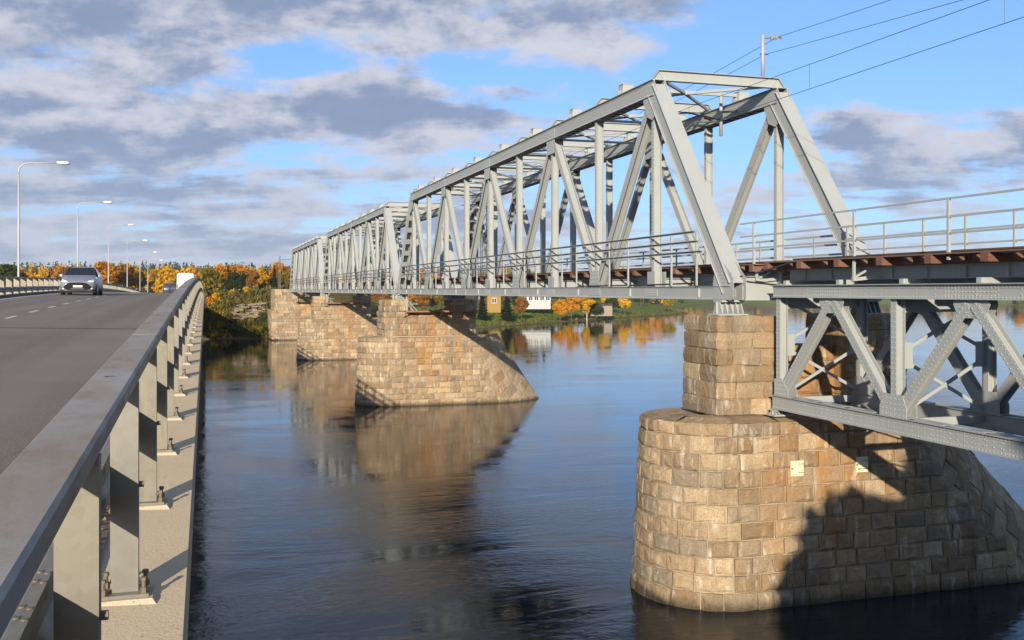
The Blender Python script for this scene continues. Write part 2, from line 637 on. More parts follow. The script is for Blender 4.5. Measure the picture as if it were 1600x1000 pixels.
M['lens'] = plain('headlight_lens', (0.80, 0.82, 0.85), .12, .3, .04, 20)
M['red'] = plain('tail_light', (0.35, 0.02, 0.015), .3, 0, .05, 6)
M['darkcar'] = plain('dark_car_paint', (0.06, 0.075, 0.10), .3, .2, .04, 2)
M['ground'] = mat_ground()
M['bark'] = plain('bark', (0.0858, 0.0663, 0.0507), .9, 0, .35, 4, .4, .1)
M['birchbark'] = plain('birch_bark', (0.39, 0.3666, 0.3276), .85, 0, .4, 5, .2, .1)
LEAF = {
    'yellow': mat_leaf('yellow_leaves', (0.425, 0.2295, 0.01275), (0.765, 0.476, 0.034)),
    'orange': mat_leaf('orange_leaves', (0.357, 0.1487, 0.01275), (0.663, 0.3145, 0.0255)),
    'rust': mat_leaf('rust_leaves', (0.1615, 0.07225, 0.02125), (0.357, 0.17, 0.0425)),
    'olive': mat_leaf('olive_leaves', (0.119, 0.102, 0.017), (0.374, 0.272, 0.034)),
    'green': mat_leaf('green_leaves', (0.02125, 0.03825, 0.0102), (0.06375, 0.08075, 0.0187)),
    'spruce': mat_leaf('spruce_needles', (0.0085, 0.0204, 0.0085), (0.02975, 0.04675, 0.017), .1),
    'grass': mat_leaf('grass_blades', (0.06375, 0.102, 0.017), (0.1445, 0.1785, 0.034)),
    'heath': mat_leaf('bank_scrub', (0.045, 0.050, 0.014), (0.16, 0.135, 0.04)),
}

# ------------------------------------------------------------------ terrain and water
SHORE = [(-900, 140), (-300, 205), (-60, 222), (-3, 220), (20, 219), (46, 236), (73, 262), (118, 312), (163, 359), (192, 386),
         (207, 404), (228, 452), (300, 590), (372, 700), (470, 850), (617, 1008), (830, 945), (1050, 930), (1700, 900), (2600, 900)]
NEAR = [(-900, -12), (-60, -6), (16, -2), (40, -6), (150, 70), (330, 265), (462, 430), (500, 478), (486, 506), (520, 545), (640, 600),
        (900, 660), (1500, 700), (2600, 720)]


def seg_dist(px, py, line):
    best = np.full(px.shape, 1e9)
    for (x0, y0), (x1, y1) in zip(line[:-1], line[1:]):
        dx, dy = x1 - x0, y1 - y0
        t = np.clip(((px - x0) * dx + (py - y0) * dy) / (dx * dx + dy * dy), 0, 1)
        best = np.minimum(best, np.hypot(px - x0 - t * dx, py - y0 - t * dy))
    return best


def inside(px, py, poly):
    r_ = np.zeros(px.shape, bool)
    n = len(poly)
    for i in range(n):
        x0, y0 = poly[i]
        x1, y1 = poly[(i + 1) % n]
        c = ((y0 > py) != (y1 > py))
        with np.errstate(divide='ignore', invalid='ignore'):
            xi = (x1 - x0) * (py - y0) / (y1 - y0 + 1e-12) + x0
        r_ ^= c & (px < xi)
    return r_


RIVER = SHORE + NEAR[::-1]


def sstep(v, a, b):
    t = np.clip((v - a) / (b - a), 0, 1)
    return t * t * (3 - 2 * t)


def rail_z(Y):
    Y = np.asarray(Y, float)
    c = np.where(Y < 78, 2.35e-4, 1.45e-4)
    z = EYE + .82 - c * (Y - 78) ** 2
    zl = EYE + .82 - 1.45e-4 * 117 ** 2 - 1.45e-4 * 2 * 117 * (Y - 195)
    zn = EYE + .82 - 2.35e-4 * 90 ** 2 + 2.35e-4 * 2 * 90 * (Y + 12)
    return np.where(Y > 195, zl, np.where(Y < -12, zn, z))


def height(px, py):
    px = np.asarray(px, float)
    py = np.asarray(py, float)
    wet = inside(px, py, RIVER)
    d1 = seg_dist(px, py, SHORE)
    d2 = seg_dist(px, py, NEAR)
    far = d1 < d2
    d = np.minimum(d1, d2)
    wob = np.sin(px * .11 + 1) * np.cos(py * .09) * .5 + np.sin(px * .31) * np.sin(py * .27 + 2) * .3
    steep = 1 - sstep(px, 28, 62)
    hs = np.minimum(.62 * d, 9.6 + .003 * d)
    hl = np.where(d < 42, .105 * d + .2, 4.6 + .02 * (d - 42))
    hl = np.minimum(hl, 10.)
    h = hs * steep + hl * (1 - steep) + wob * np.minimum(d / 12, 1)
    hn = np.minimum(.5 * d, 6.5)
    h = np.where(far, h, hn)
    # low hills that carry the far forest
    hill = sstep(py, 500, 1500) * (19 + 3 * np.sin(px * .0021 + .6) + 3 * np.sin(px * .0056 + 2.)) * (1 - .3 * sstep(px, 200, 1200))
    h = h + np.where(far, hill, 0)
    # railway embankment behind the abutment, and the road's own bank
    emb = np.clip(1 - np.maximum(np.abs(px - 19.7) - 3.2, 0) / 9.0, 0, 1) * (py > 214)
    h = np.where(py > 214, np.maximum(h, np.minimum(10.3 * emb, .72 * d) - 40 * sstep(py, 300, 700)), h)
    h = np.where((px > -13) & (px < 2) & ((py > 200) | (py < 10)), np.minimum(h, rail_z(py) - 1.75), h)
    return np.where(wet, -np.minimum(.35 * d, 3.) - .1, h)


def axis_grid(parts):
    out = []
    for a, b, s in parts:
        out += list(np.arange(a, b, s))
    out.append(parts[-1][1])
    return np.array(out)


gx = axis_grid([(-900, -120, 60), (-120, -24, 6), (-24, 40, 1.6), (40, 120, 4), (120, 320, 8), (320, 640, 14), (640, 2600, 80)])
gy = axis_grid([(-160, -20, 14), (-20, 10, 3), (10, 190, 20), (190, 212, 4), (212, 262, 1.4), (262, 420, 5), (420, 700, 12), (700, 1200, 25), (1200, 3800, 130)])
GX, GY = np.meshgrid(gx, gy)
GZ = height(GX, GY)
nx_, ny_ = len(gx), len(gy)
tm = MB()
tm.v = list(zip(GX.ravel().tolist(), GY.ravel().tolist(), GZ.ravel().tolist()))
tm.f = [(j * nx_ + i, j * nx_ + i + 1, (j + 1) * nx_ + i + 1, (j + 1) * nx_ + i) for j in range(ny_ - 1) for i in range(nx_ - 1)]
tm.build('ground', M['ground'], smooth=True, kind='structure')


def ground_z(x, y):
    return float(height(np.array([x]), np.array([y]))[0])


wm = MB()
wm.add([(-1500, -150, 0), (3500, -150, 0), (3500, 1600, 0), (-1500, 1600, 0)], [(0, 1, 2, 3)])
wm.build('river_water', M['water'], kind='structure')

# ------------------------------------------------------------------ road bridge
XR = -.345          # right face of the near railing
XL = -9.4           # inner face of the far railing
YS = np.concatenate([np.arange(-40, 0, 4), np.arange(0, 24, 1.0), np.arange(24, 240.1, 3.0)])


def strip(mb, xa, za, xb, zb, ys=YS):
    """sheet that follows the vertical curve; za, zb are heights relative to the handrail top"""
    o = len(mb.v)
    for y in ys:
        z = float(rail_z(y))
        mb.v += [(xa, y, z + za), (xb, y, z + zb)]
    for i in range(len(ys) - 1):
        a = o + 2 * i
        mb.f.append((a, a + 1, a + 3, a + 2) if xb > xa else (a + 1, a, a + 2, a + 3))


def sweep(mb, prof, ys=YS, closed=True):
    """profile of (x, dz) swept along the road"""
    rings = [[(x, float(y), float(rail_z(y)) + dz) for x, dz in prof] for y in ys]
    mb.loft(rings, cap=True, closed=closed)


def pave(x):
    return -1.05 + .022 * (-x - .8)


road_thing = thing('road_bridge', 'concrete road bridge deck arching away on the left, edged by steel railings', 'bridge', (-4.8, 78, 9))
mb = MB()
sweep(mb, [(-9.75, -1.9), (-9.1, -2.6), (-1.2, -2.6), (-.5, -1.75), (-.107, -1.72), (-.107, -1.235), (-.66, -1.215), (-.9, -1.16),
           (-8.2, -1.02), (-9.2, -1.02), (-9.75, -1.05)])
mb.build('bridge_deck', M['concrete'], road_thing)
mb = MB()
strip(mb, -8.08, pave(-8.08), -4.9, pave(-4.9) + .0)
strip(mb, -4.9, pave(-4.9), -1.05, pave(-1.05))
road = mb.build('road', M['asphalt'], kind='structure')
mb = MB()
strip(mb, -1.05, pave(-1.05) - .004, -.6, -1.185)
mb.build('gravel_verge', M['gravel'], kind='structure')
mb = MB()
sweep(mb, [(-9.25, -.93), (-8.26, -.77), (-8.26, -.99), (-9.25, -1.01)])
mb.build('pavement', M['walk'], kind='structure')
mb = MB()
sweep(mb, [(-8.26, -.765), (-8.1, -.772), (-8.07, -.80), (-8.07, -1.0), (-8.26, -1.0)])
mb.build('kerb', M['kerb'], kind='structure')
mb = MB()
strip(mb, -7.86, pave(-7.86) + .005, -7.72, pave(-7.72) + .005)
mb.build('edge_line', M['paint'], road)
y0 = 28.2
dash_y = [y0 + 3.62 * i for i in range(-7, 16)]
for yd in dash_y:
    mb = MB()
    strip(mb, -4.97, pave(-4.97) + .005, -4.85, pave(-4.85) + .005, [yd, yd + .5, yd + 1.0, yd + 1.5])
    mb.build('lane_dash', M['paint'], road)
# transverse joint in the asphalt
mb = MB()
strip(mb, -8.05, pave(-8.05) + .004, -1.06, pave(-1.06) + .004, [24.4, 24.52])
mb.build('asphalt_joint', M['cable'], road)
# loose gravel and sand along the verge
mb = MB()
for i in range(1500):
    y = 1.2 + 9 * random.random() ** 1.4
    x = -.62 - .5 * random.random()
    r_ = random.uniform(.006, .02) * (1 if random.random() < .93 else 1.9)
    z = float(rail_z(y)) + (-1.185 + (x + .6) / (-.45) * (.13) if x > -1.05 else pave(x))
    q = Matrix.Rotation(random.random() * 6, 3, 'Z')
    s = [random.uniform(.6, 1.2) * r_ for _ in range(3)]
    vs = [q @ Vector((s[0], 0, 0)), q @ Vector((0, s[1], 0)), q @ Vector((-s[0], 0, 0)), q @ Vector((0, -s[1], 0)), Vector((0, 0, s[2])), Vector((0, 0, -s[2]))]
    c = Vector((x, y, z + s[2] * .5))
    mb.add([p + c for p in vs], [(0, 1, 4), (1, 2, 4), (2, 3, 4), (3, 0, 4), (1, 0, 5), (2, 1, 5), (3, 2, 5), (0, 3, 5)])
mb.build('gravel', M['gravel'], kind='stuff')


def hexbolt(mb, c, r, h, axis=2, n=6):
    ring0, ring1 = [], []
    for j in range(n):
        a = j * 2 * math.pi / n
        q = [math.cos(a) * r, math.sin(a) * r]
        p0, p1 = list(q), list(q)
        p0.insert(axis, 0)
        p1.insert(axis, h)
        ring0.append(tuple(Vector(c) + Vector(p0)))
        ring1.append(tuple(Vector(c) + Vector(p1)))
    mb.loft([ring0, ring1])


def road_railing(name, label, xf, sgn, ys, y_near, full):
    """xf: outer face; sgn +1 when the outer side is +X. posts, box handrail, guard beam"""
    root = thing(name, label, 'railing', (xf, 0, float(rail_z(0)) - 1.19))
    S = lambda x: xf - sgn * x            # distance inwards from the outer face
    ysw = np.concatenate([np.arange(-12, 24, 1.0), np.arange(24, 216.1, 3.0)])
    mb = MB()
    sweep(mb, [(S(0), -.012), (S(0), -.072), (S(.008), -.08), (S(.192), -.08), (S(.20), -.072), (S(.20), -.012), (S(.188), 0), (S(.012), 0)], ysw)
    hr = mb.build('handrail', M['hand'], root)
    if full:
        for yj in (8.0, 20.1, 32.2):
            mj = MB()
            z = float(rail_z(yj))
            mj.span((S(.19), yj, z + .0005), (S(.01), yj + .07, z + .003))
            mj.build('weld_seam', M['galv'], hr)
    mb = MB()
    gb = [(S(.165), -.50), (S(.215), -.505), (S(.255), -.53), (S(.262), -.575), (S(.225), -.61), (S(.225), -.645), (S(.262), -.68), (S(.255), -.725), (S(.215), -.75), (S(.165), -.755),
          (S(.165), -.70), (S(.19), -.66), (S(.19), -.60), (S(.165), -.55)]
    sweep(mb, gb if sgn > 0 else gb, ysw)
    beam_o = mb.build('guard_beam', M['galv'], root)
    if full:
        mj = MB()
        for yj in (3.30, 3.40, 3.66, 3.76, 7.4, 7.5, 7.76, 7.86):
            for xx in (.178, .205):
                z = float(rail_z(yj)) - .503
                hexbolt(mj, (S(xx), yj + (xx - .18), z - .008), .011, .014, 2, 8)
        mj.build('splice_bolt', M['bolt'], beam_o, kind='stuff')
    posts = []
    for i, y in enumerate(ys):
        z = float(rail_z(y))
        base = z - 1.19
        w = .14 if full else .26
        m1 = MB()
        # channel post: web faces along the road
        m1.box((S(w / 2), y, (z - .08 + base) / 2), (w, .012, z - .08 - base))
        for xx in (.006, w - .006):
            m1.box((S(xx), y + .041, (z - .08 + base) / 2), (.012, .07, z - .08 - base))
        p = m1.build('post', M['galv'], root)
        if y < 70:
            m2 = MB()
            m2.box((S(.07), y + .03, base - .008), (.25, .20, .016))
            m2.build('base_plate', M['galv'], p)
            m3 = MB()
            mb_ = MB()
            for xx, yy in ((-.03, -.045), (.17, -.045), (-.03, .105), (.17, .105)):
                if y > 26 and yy > 0:
                    continue
                hexbolt(m3, (S(xx), y + yy, base), .021, .03)
                hexbolt(m3, (S(xx), y + yy, base + .03), .0115, .035, 2, 8)
                hexbolt(m3, (S(xx), y + yy, base + .065), .017, .018)
            m3.build('anchor_bolt', M['bolt'], p, kind='stuff')
            m4 = MB()
            hexbolt(m4, (S(0) if sgn > 0 else S(0) - .028, y + .045, z - .63), .017, .026, 0)
            m4.build('beam_bolt', M['bolt'], p)
        # grout pad under the base plate
        m5 = MB()
        b0, b1 = base - .016, base - .075
        xa, xb, ya, yb = sorted((S(-.075), S(.215)))[0], sorted((S(-.075), S(.215)))[1], y - .10, y + .16
        e = .045
        m5.loft([[(xa - e, ya - e, b1), (xb + e, ya - e, b1), (xb + e, yb + e, b1), (xa - e, yb + e, b1)],
                 [(xa, ya, b0), (xb, ya, b0), (xb, yb, b0), (xa, yb, b0)]])
        m5.build('grout_pad', M['pedestal'], road_thing)
    return root


near_rail = road_railing('railing', 'galvanised road bridge railing running from the near left corner along the deck edge', XR, 1,
                         [1.58 + 2.04 * i for i in range(0, 103)], 1.58, True)
far_rail = road_railing('railing', 'railing on the far left side of the road behind the pavement', XL, -1,
                        [18.1 + 2.0 * i for i in range(0, 90)], 18.1, False)
# dry leaf and a dropping on the handrail
mb = MB()
for (dx, dy, s, r_) in ((0, 0, .017, .3), (.016, .012, .011, 1.4), (.03, -.004, .007, 2.2), (-.014, .006, .009, .9)):
    q = Matrix.Rotation(r_, 3, 'Z')
    z = float(rail_z(5.25))
    pts = [(-1, 0, .1), (-.4, .5, .35), (.5, .45, .2), (1, 0, .45), (.4, -.5, .3), (-.5, -.45, .15)]
    c = Vector((-.46 + dx, 5.25 + dy, z + .001))
    vs = [q @ (Vector(p) * s) + c for p in pts] + [q @ (Vector((0, 0, .02)) * s) + c]
    mb.add(vs, [(i, (i + 1) % 6, 6) for i in range(6)])
tag(mb.build('dry_leaf', M['wood'], loc=(-.46, 5.25, float(rail_z(5.25)))), 'crumpled brown dry leaf lying on the grey handrail', 'leaf')

# ------------------------------------------------------------------ street lamps
LAMP_X = -10.0
lamp_ys = [61.2, 87.9, 114.6, 141.3, 168.0, 190.0]


def street_lamp():
    root = thing('street_lamp', 'street lamp standing behind the far railing, nearest and tallest of the row', 'lamp', (LAMP_X, 0, 0), 'street lamps along the road bridge')
    H = 7.75
    mb = MB()
    pts, rr = [(LAMP_X, 0, -1.4), (LAMP_X, 0, 0), (LAMP_X, 0, 3.5), (LAMP_X, 0, H - .75)], [.075, .068, .056, .045]
    mb.tube(pts, rr, 10)
    mb.build('pole', M['pole'], root, True)
    mb = MB()
    arc = [(LAMP_X, 0, H - .78)]
    for i in range(8):
        a = i / 7 * math.pi / 2
        arc.append((LAMP_X + .55 * (1 - math.cos(a)), 0, H - .6 + .5 * math.sin(a)))
    arc += [(LAMP_X + 1.2, 0, H - .075), (LAMP_X + 2.0, 0, H - .03)]
    mb.tube(arc, [.036] * 9 + [.03, .026], 8)
    mb.build('arm', M['pole'], root, True)
    mb = MB()
    rings = []
    for t, w, h0, h1 in ((0, .06, -.03, .05), (.06, .12, -.07, .085), (.3, .17, -.10, .10), (.55, .17, -.10, .09), (.66, .13, -.075, .06), (.70, .06, -.03, .02)):
        rings.append([(LAMP_X + 1.95 + t, w * a, H - .03 + (h1 if b > 0 else h0) * abs(b)) for a, b in
                      ((1, .4), (.7, 1), (0, 1.0), (-.7, 1), (-1, .4), (-1, -.4), (-.7, -1), (0, -1), (.7, -1), (1, -.4))])
    mb.loft(rings)
    mb.build('lamp_head', M['lampwhite'], root, True)
    return root


lamp = street_lamp()
words_l = ['second street lamp along the far railing, above the grey car', 'third street lamp along the far railing, right of the grey car',
           'fourth street lamp along the far railing', 'fifth street lamp along the far railing, over the end of the road',
           'last tiny street lamp at the end of the row, in front of yellow trees']
for i, y in enumerate(lamp_ys):
    o = lamp if i == 0 else copy_tree(lamp)
    o.location = (LAMP_X, y, float(rail_z(y)) - 1.02 - .25)
    if i:
        o['label'] = words_l[i - 1]

# ------------------------------------------------------------------ masonry piers
def clip_half(poly, a, b, c):
    """keep the part of poly where a*x + b*y <= c"""
    out = []
    n = len(poly)
    for i in range(n):
        p, q = poly[i], poly[(i + 1) % n]
        dp, dq = a * p[0] + b * p[1] - c, a * q[0] + b * q[1] - c
        if dp <= 0:
            out.append(p)
        if (dp < 0 < dq) or (dq < 0 < dp):
            t = dp / (dp - dq)
            out.append((p[0] + t * (q[0] - p[0]), p[1] + t * (q[1] - p[1])))
    return out


def poly_area(p):
    return abs(sum(p[i][0] * p[(i + 1) % len(p)][1] - p[(i + 1) % len(p)][0] * p[i][1] for i in range(len(p)))) / 2


def stone_mesh(mb, poly, P, joint=.012, bulge=.075, top=0., rough=.024, rnd=random):
    """a rock-faced block whose face covers the 2-D polygon poly on surface P(s, z) -> (point, normal)"""
    n0 = len(poly)
    cx = sum(p[0] for p in poly) / n0
    cz = sum(p[1] for p in poly) / n0
    pts = []
    for i in range(n0):
        p, q = poly[i], poly[(i + 1) % n0]
        L = math.hypot(q[0] - p[0], q[1] - p[1])
        k = 1 if L < .75 else (2 if L < 1.4 else 3)
        for j in range(k):
            pts.append((p[0] + (q[0] - p[0]) * j / k, p[1] + (q[1] - p[1]) * j / k))
    n = len(pts)

    def inset(p, d):
        dx, dz = cx - p[0], cz - p[1]
        L = math.hypot(dx, dz) + 1e-6
        # move each side in by d, seen per axis, so thin stones keep their corners
        return (p[0] + math.copysign(min(d * abs(dx) / max(abs(dx), abs(dz)) * 1.3 + d * .2, abs(dx) * .8), dx),
                p[1] + math.copysign(min(d * abs(dz) / max(abs(dx), abs(dz)) * 1.3 + d * .2, abs(dz) * .8), dz))
    tilt = (rnd.uniform(-.02, .02), rnd.uniform(-.03, .03))
    proud = rnd.uniform(-.01, .02)
    s0_, s1_ = min(p[0] for p in poly), max(p[0] for p in poly)
    z0_, z1_ = min(p[1] for p in poly), max(p[1] for p in poly)

    def pillow(q):
        fz = 2 * (q[1] - z0_) / (z1_ - z0_) - 1
        fs = 2 * (q[0] - s0_) / (s1_ - s0_) - 1
        return bulge * max(0, 1 - abs(fz) ** 2.6) * (.55 + .45 * max(0, 1 - abs(fs) ** 6))
    rings = []
    for d, k_, jit in ((joint, None, 0), (joint * 1.1, -.012, .5), (joint + .035, 0, .9), (None, 0, 1.3)):
        ring = []
        for p in pts:
            if d is None:
                q = (p[0] + (cx - p[0]) * .42, p[1] + (cz - p[1]) * .42)
            else:
                q = inset(p, d)
            if jit:
                q = (q[0] + rnd.uniform(-.012, .012), q[1] + rnd.uniform(-.012, .012))
            w, nn = P(q[0], q[1])
            if k_ is None:
                hh = -.09
            else:
                hh = k_ + pillow(q) + proud + jit * (rnd.uniform(-rough, rough) + tilt[0] * (q[0] - cx) + tilt[1] * (q[1] - cz))
            ring.append(w + nn * hh)
        rings.append(ring)
    o = len(mb.v)
    for r_ in rings:
        mb.v += [tuple(p) for p in r_]
    w, nn = P(cx, cz)
    mb.v.append(tuple(w + nn * (bulge + proud + rnd.uniform(-rough, rough))))
    for k in range(len(rings) - 1):
        for j in range(n):
            a, b = o + k * n + j, o + k * n + (j + 1) % n
            mb.f.append((a, b, b + n, a + n))
    c = len(mb.v) - 1
    e = o + (len(rings) - 1) * n
    for j in range(n):
        mb.f.append((e + j, e + (j + 1) % n, c))


def rough_block(mb, a, b, ch=.03, rough=.04, bulge=.06):
    """a chamfered rough block filling the box a..b"""
    a, b = Vector(a), Vector(b)
    c, h = (a + b) / 2, (b - a) / 2
    grid = {}
    o = len(mb.v)
    vs, fs = [], []
    for ax in range(3):
        for sg in (-1, 1):
            u, v = (ax + 1) % 3, (ax + 2) % 3
            idx = []
            for i, fu in enumerate((-1, 0, 1)):
                for j, fv in enumerate((-1, 0, 1)):
                    p = [0, 0, 0]
                    p[u] = fu * (h[u] - ch)
                    p[v] = fv * (h[v] - ch)
                    p[ax] = sg * (h[ax] + (bulge if (fu == 0 and fv == 0) else bulge * .45 if (fu == 0 or fv == 0) else 0) * random.uniform(.4, 1.2))
                    vs.append(Vector([p[k] + random.uniform(-rough, rough) * .6 for k in range(3)]) + c)
                    idx.append(len(vs) - 1)
                    grid[(ax, sg, fu, fv)] = len(vs) - 1
            for i in range(2):
                for j in range(2):
                    q = (idx[i * 3 + j], idx[(i + 1) * 3 + j], idx[(i + 1) * 3 + j + 1], idx[i * 3 + j + 1])
                    fs.append(q if sg > 0 else q[::-1])
    # chamfer strips along the twelve edges
    for ax in range(3):
        u, v = (ax + 1) % 3, (ax + 2) % 3
        for su in (-1, 1):
            for sv in (-1, 1):
                for s0, s1 in ((-1, 0), (0, 1)):
                    def gu(t):     # on face u=su: its own axes are (v, ax)
                        return grid[(u, su, sv, t)]
                    def gv(t):     # on face v=sv: its own axes are (ax, u)
                        return grid[(v, sv, t, su)]
                    q = (gu(s0), gu(s1), gv(s1), gv(s0))
                    fs.append(q if su * sv > 0 else q[::-1])
    for sx in (-1, 1):
        for sy in (-1, 1):
            for sz in (-1, 1):
                q = (grid[(0, sx, sy, sz)], grid[(1, sy, sz, sx)], grid[(2, sz, sx, sy)])
                fs.append(q if sx * sy * sz > 0 else q[::-1])
    mb.add(vs, fs)


PY = [31.15, 90.55, 151.7, 212.9]
XN = 15.7           # centre of the rounded downstream nose
R0 = 2.75


NOSE = {0: 16.85, 1: 15.7, 2: 15.7}
TIP = {0: (32.2, 1.03), 1: (30.6, .68), 2: (30.3, .70)}


def pier_geo(Yc, ztop):
    ip = min(range(3), key=lambda i: abs(PY[i] - Yc))
    tip, lean = TIP[ip]
    XN = NOSE[ip]
    T = lambda z: R0 - .052 * z
    Xt = lambda z: tip - lean * z
    Lc = lambda z: 5.2 - .26 * z

    def pos(s, z):
        t = T(z)
        if s < 0:
            th = -s / R0
            return Vector((XN - t * math.sin(th), Yc - t * math.cos(th), z))
        X = min(XN + s, Xt(z))
        xs = Xt(z) - Lc(z)
        g = 1.0 if X < xs else 1 - ((X - xs) / Lc(z)) ** 2.2
        return Vector((X, Yc - t * g, z))

    def P(s, z):
        e = .03
        p = pos(s, z)
        du = pos(s + e, z) - pos(s - e, z)
        if du.length < 1e-6:
            du = Vector((1, -.3, 0))
        dv = pos(s, z + e) - pos(s, z - e)
        nn = du.cross(dv)
        nn.normalize()
        return p, nn
    return pos, P, T, Xt, Lc


def pier_core(Yc, ztop, root, inset=.05):
    pos, P, T, Xt, Lc = pier_geo(Yc, ztop)
    XN = NOSE[min(range(3), key=lambda i: abs(PY[i] - Yc))]
    rings = []
    for z in (-1.5, 0, ztop * .5, ztop - .14):
        zq = max(z, -.6)
        front = []
        ss = [-math.pi * R0 + i * math.pi * R0 / 16 for i in range(16)] + [0.5 * i for i in range(0, 100) if XN + .5 * i < Xt(zq) - .25] + [Xt(zq) - .12 - XN]
        nfix = 44
        # resample to a fixed count
        sl = np.interp(np.linspace(0, 1, nfix), np.linspace(0, 1, len(ss)), ss)
        for s in sl:
            w, nn = P(float(s), zq)
            w = w - nn * inset
            front.append((w.x, w.y, z))
        back = [(q[0], 2 * Yc - q[1], z) for q in front[::-1] if q[1] < Yc - .1 and q[0] > XN]
        rings.append((front, back))
    nb = min(len(b) for f_, b in rings)
    rr = []
    for f_, b in rings:
        bi = np.linspace(0, len(b) - 1, nb).astype(int)
        rr.append(f_ + [b[i] for i in bi])
    mb = MB()
    mb.loft(rr)
    return mb.build('rubble_core', M['mortar'], root)


def cell_rows(z0, z1, n, jitter=.03):
    zs = [z0 + (z1 - z0) * i / n for i in range(n + 1)]
    return [(zs[i], zs[i + 1]) for i in range(n)]


def masonry(Yc, ztop, root, ncourse, lmin, lmax, back_s, mode, cap=True, diag=1.05, stuff_mb=None, mat='stone', bulge=.05):
    """blocks of the pier's river faces: courses, a diagonal pattern on the cutwater, and the coping"""
    XN = NOSE[min(range(3), key=lambda i: abs(PY[i] - Yc))]
    pos, P, T, Xt, Lc = pier_geo(Yc, ztop)
    # boundary between courses and the cutwater's diagonal blocks, in (s, z): from (9.3,0) to (6.2, ztop)
    bx0, bx1 = Xt(0) - Lc(0) + .9 - XN, Xt(ztop) - Lc(ztop) + .3 - XN
    bnx, bnz = 1.0, (bx0 - bx1) / ztop      # s + z*k <= bx0
    polys = []
    rows = cell_rows(0, ztop, ncourse)
    rows[0] = (-.45, rows[0][1])
    for i, (za, zb) in enumerate(rows):
        s = back_s - random.random() * lmax
        last = i == ncourse - 1
        while s < bx0:
            L = random.uniform(lmin, lmax)
            lim = bx0 if not last else 99
            e = s + L
            if last:
                zb = ztop - .11 - random.uniform(0, .03)
            poly = [(s, za), (e, za), (e, zb), (s, zb)]
            if (s + e) / 2 + bnz * (za + zb) / 2 > bx0 and not last:
                s = e
                continue
            if len(poly) >= 3 and poly_area(poly) > .09:
                polys.append((poly, last, False))
            s = e
    # diagonal blocks on the cutwater
    slope = math.atan2(ztop, (Xt(0) - Xt(ztop)))      # ridge leans back
    a = math.pi / 2 - slope + R(8)
    ca_, sa_ = math.cos(a), math.sin(a)
    for iu in range(-14, 15):
        for iv in range(-14, 15):
            off = .5 * (iv % 2)
            q = []
            for du, dv in ((0, 0), (1, 0), (1, 1), (0, 1)):
                u, v = (iu + du + off) * diag * 1.15, (iv + dv) * diag * .78
                q.append((Xt(2.2) - XN - 1.4 + u * ca_ - v * sa_, 2.2 + u * sa_ + v * ca_))
            poly = clip_half(q, -bnx, -bnz, -bx0 + .75)
            poly = clip_half(poly, 0, -1, .3) if len(poly) >= 3 else []
            poly = clip_half(poly, 0, 1, ztop) if len(poly) >= 3 else []
            poly = clip_half(poly, 1, Xt(0) - Xt(1), Xt(0) - XN - .06) if len(poly) >= 3 else []
            if len(poly) >= 3 and poly_area(poly) > .06:
                polys.append((poly, False, True))
    big = sorted(polys, key=lambda t: -poly_area(t[0]))
    def P_low(s_, z_):
        w_, n_ = P(s_, z_)
        return w_ - n_ * .026, n_
    for k, (poly, last, dg) in enumerate(polys):
        mb = stuff_mb if stuff_mb is not None else MB()
        stone_mesh(mb, poly, P_low if dg else P, bulge=(.018 if dg else bulge * random.uniform(.5, 1.4)), joint=.013)
        if last and cap:
            # the coping block goes on over the ledge
            s0, s1 = min(p[0] for p in poly) + .012, max(p[0] for p in poly) - .012
            zt = ztop - .10 + random.uniform(-.02, .015)
            nn = 4
            outer, inner, low = [], [], []
            dep = random.uniform(1.15, 1.5)
            for j in range(nn):
                s = s0 + (s1 - s0) * j / (nn - 1)
                w, n_ = P(s, ztop - .03)
                outer.append(Vector((w.x - n_.x * .02, w.y - n_.y * .02, zt - .03)))
                w2 = w - Vector((n_.x, n_.y, 0)) * dep
                inner.append(Vector((w2.x, w2.y, zt + .09 + random.uniform(.0, .03))))
            o = len(mb.v)
            mid = [(outer[j] * .5 + inner[j] * .5) + Vector((0, 0, .05 + random.uniform(-.02, .02))) for j in range(nn)]
            mb.v += [tuple(p) for p in outer + mid + inner]
            for r_ in range(2):
                for j in range(nn - 1):
                    a_ = o + r_ * nn + j
                    mb.f.append((a_, a_ + 1, a_ + nn + 1, a_ + nn))
        if stuff_mb is None:
            mb.build('stone', M[mat], root)


def flat_wall(root, x0, x1, yf, z0, z1, n, lmin, lmax, stuff_mb=None, bulge=.045):
    def P(s, z):
        return Vector((s, yf, z)), Vector((0, -1, 0))
    for za, zb in cell_rows(z0, z1, n):
        s = x0
        while s < x1 - .05:
            e = min(s + random.uniform(lmin, lmax), x1)
            if x1 - e < .35:
                e = x1
            mb = stuff_mb if stuff_mb is not None else MB()
            stone_mesh(mb, [(s, za), (e, za), (e, zb), (s, zb)], P, bulge=bulge * random.uniform(.5, 1.4))
            if stuff_mb is None:
                mb.build('stone', M['stone'], root)
            s = e


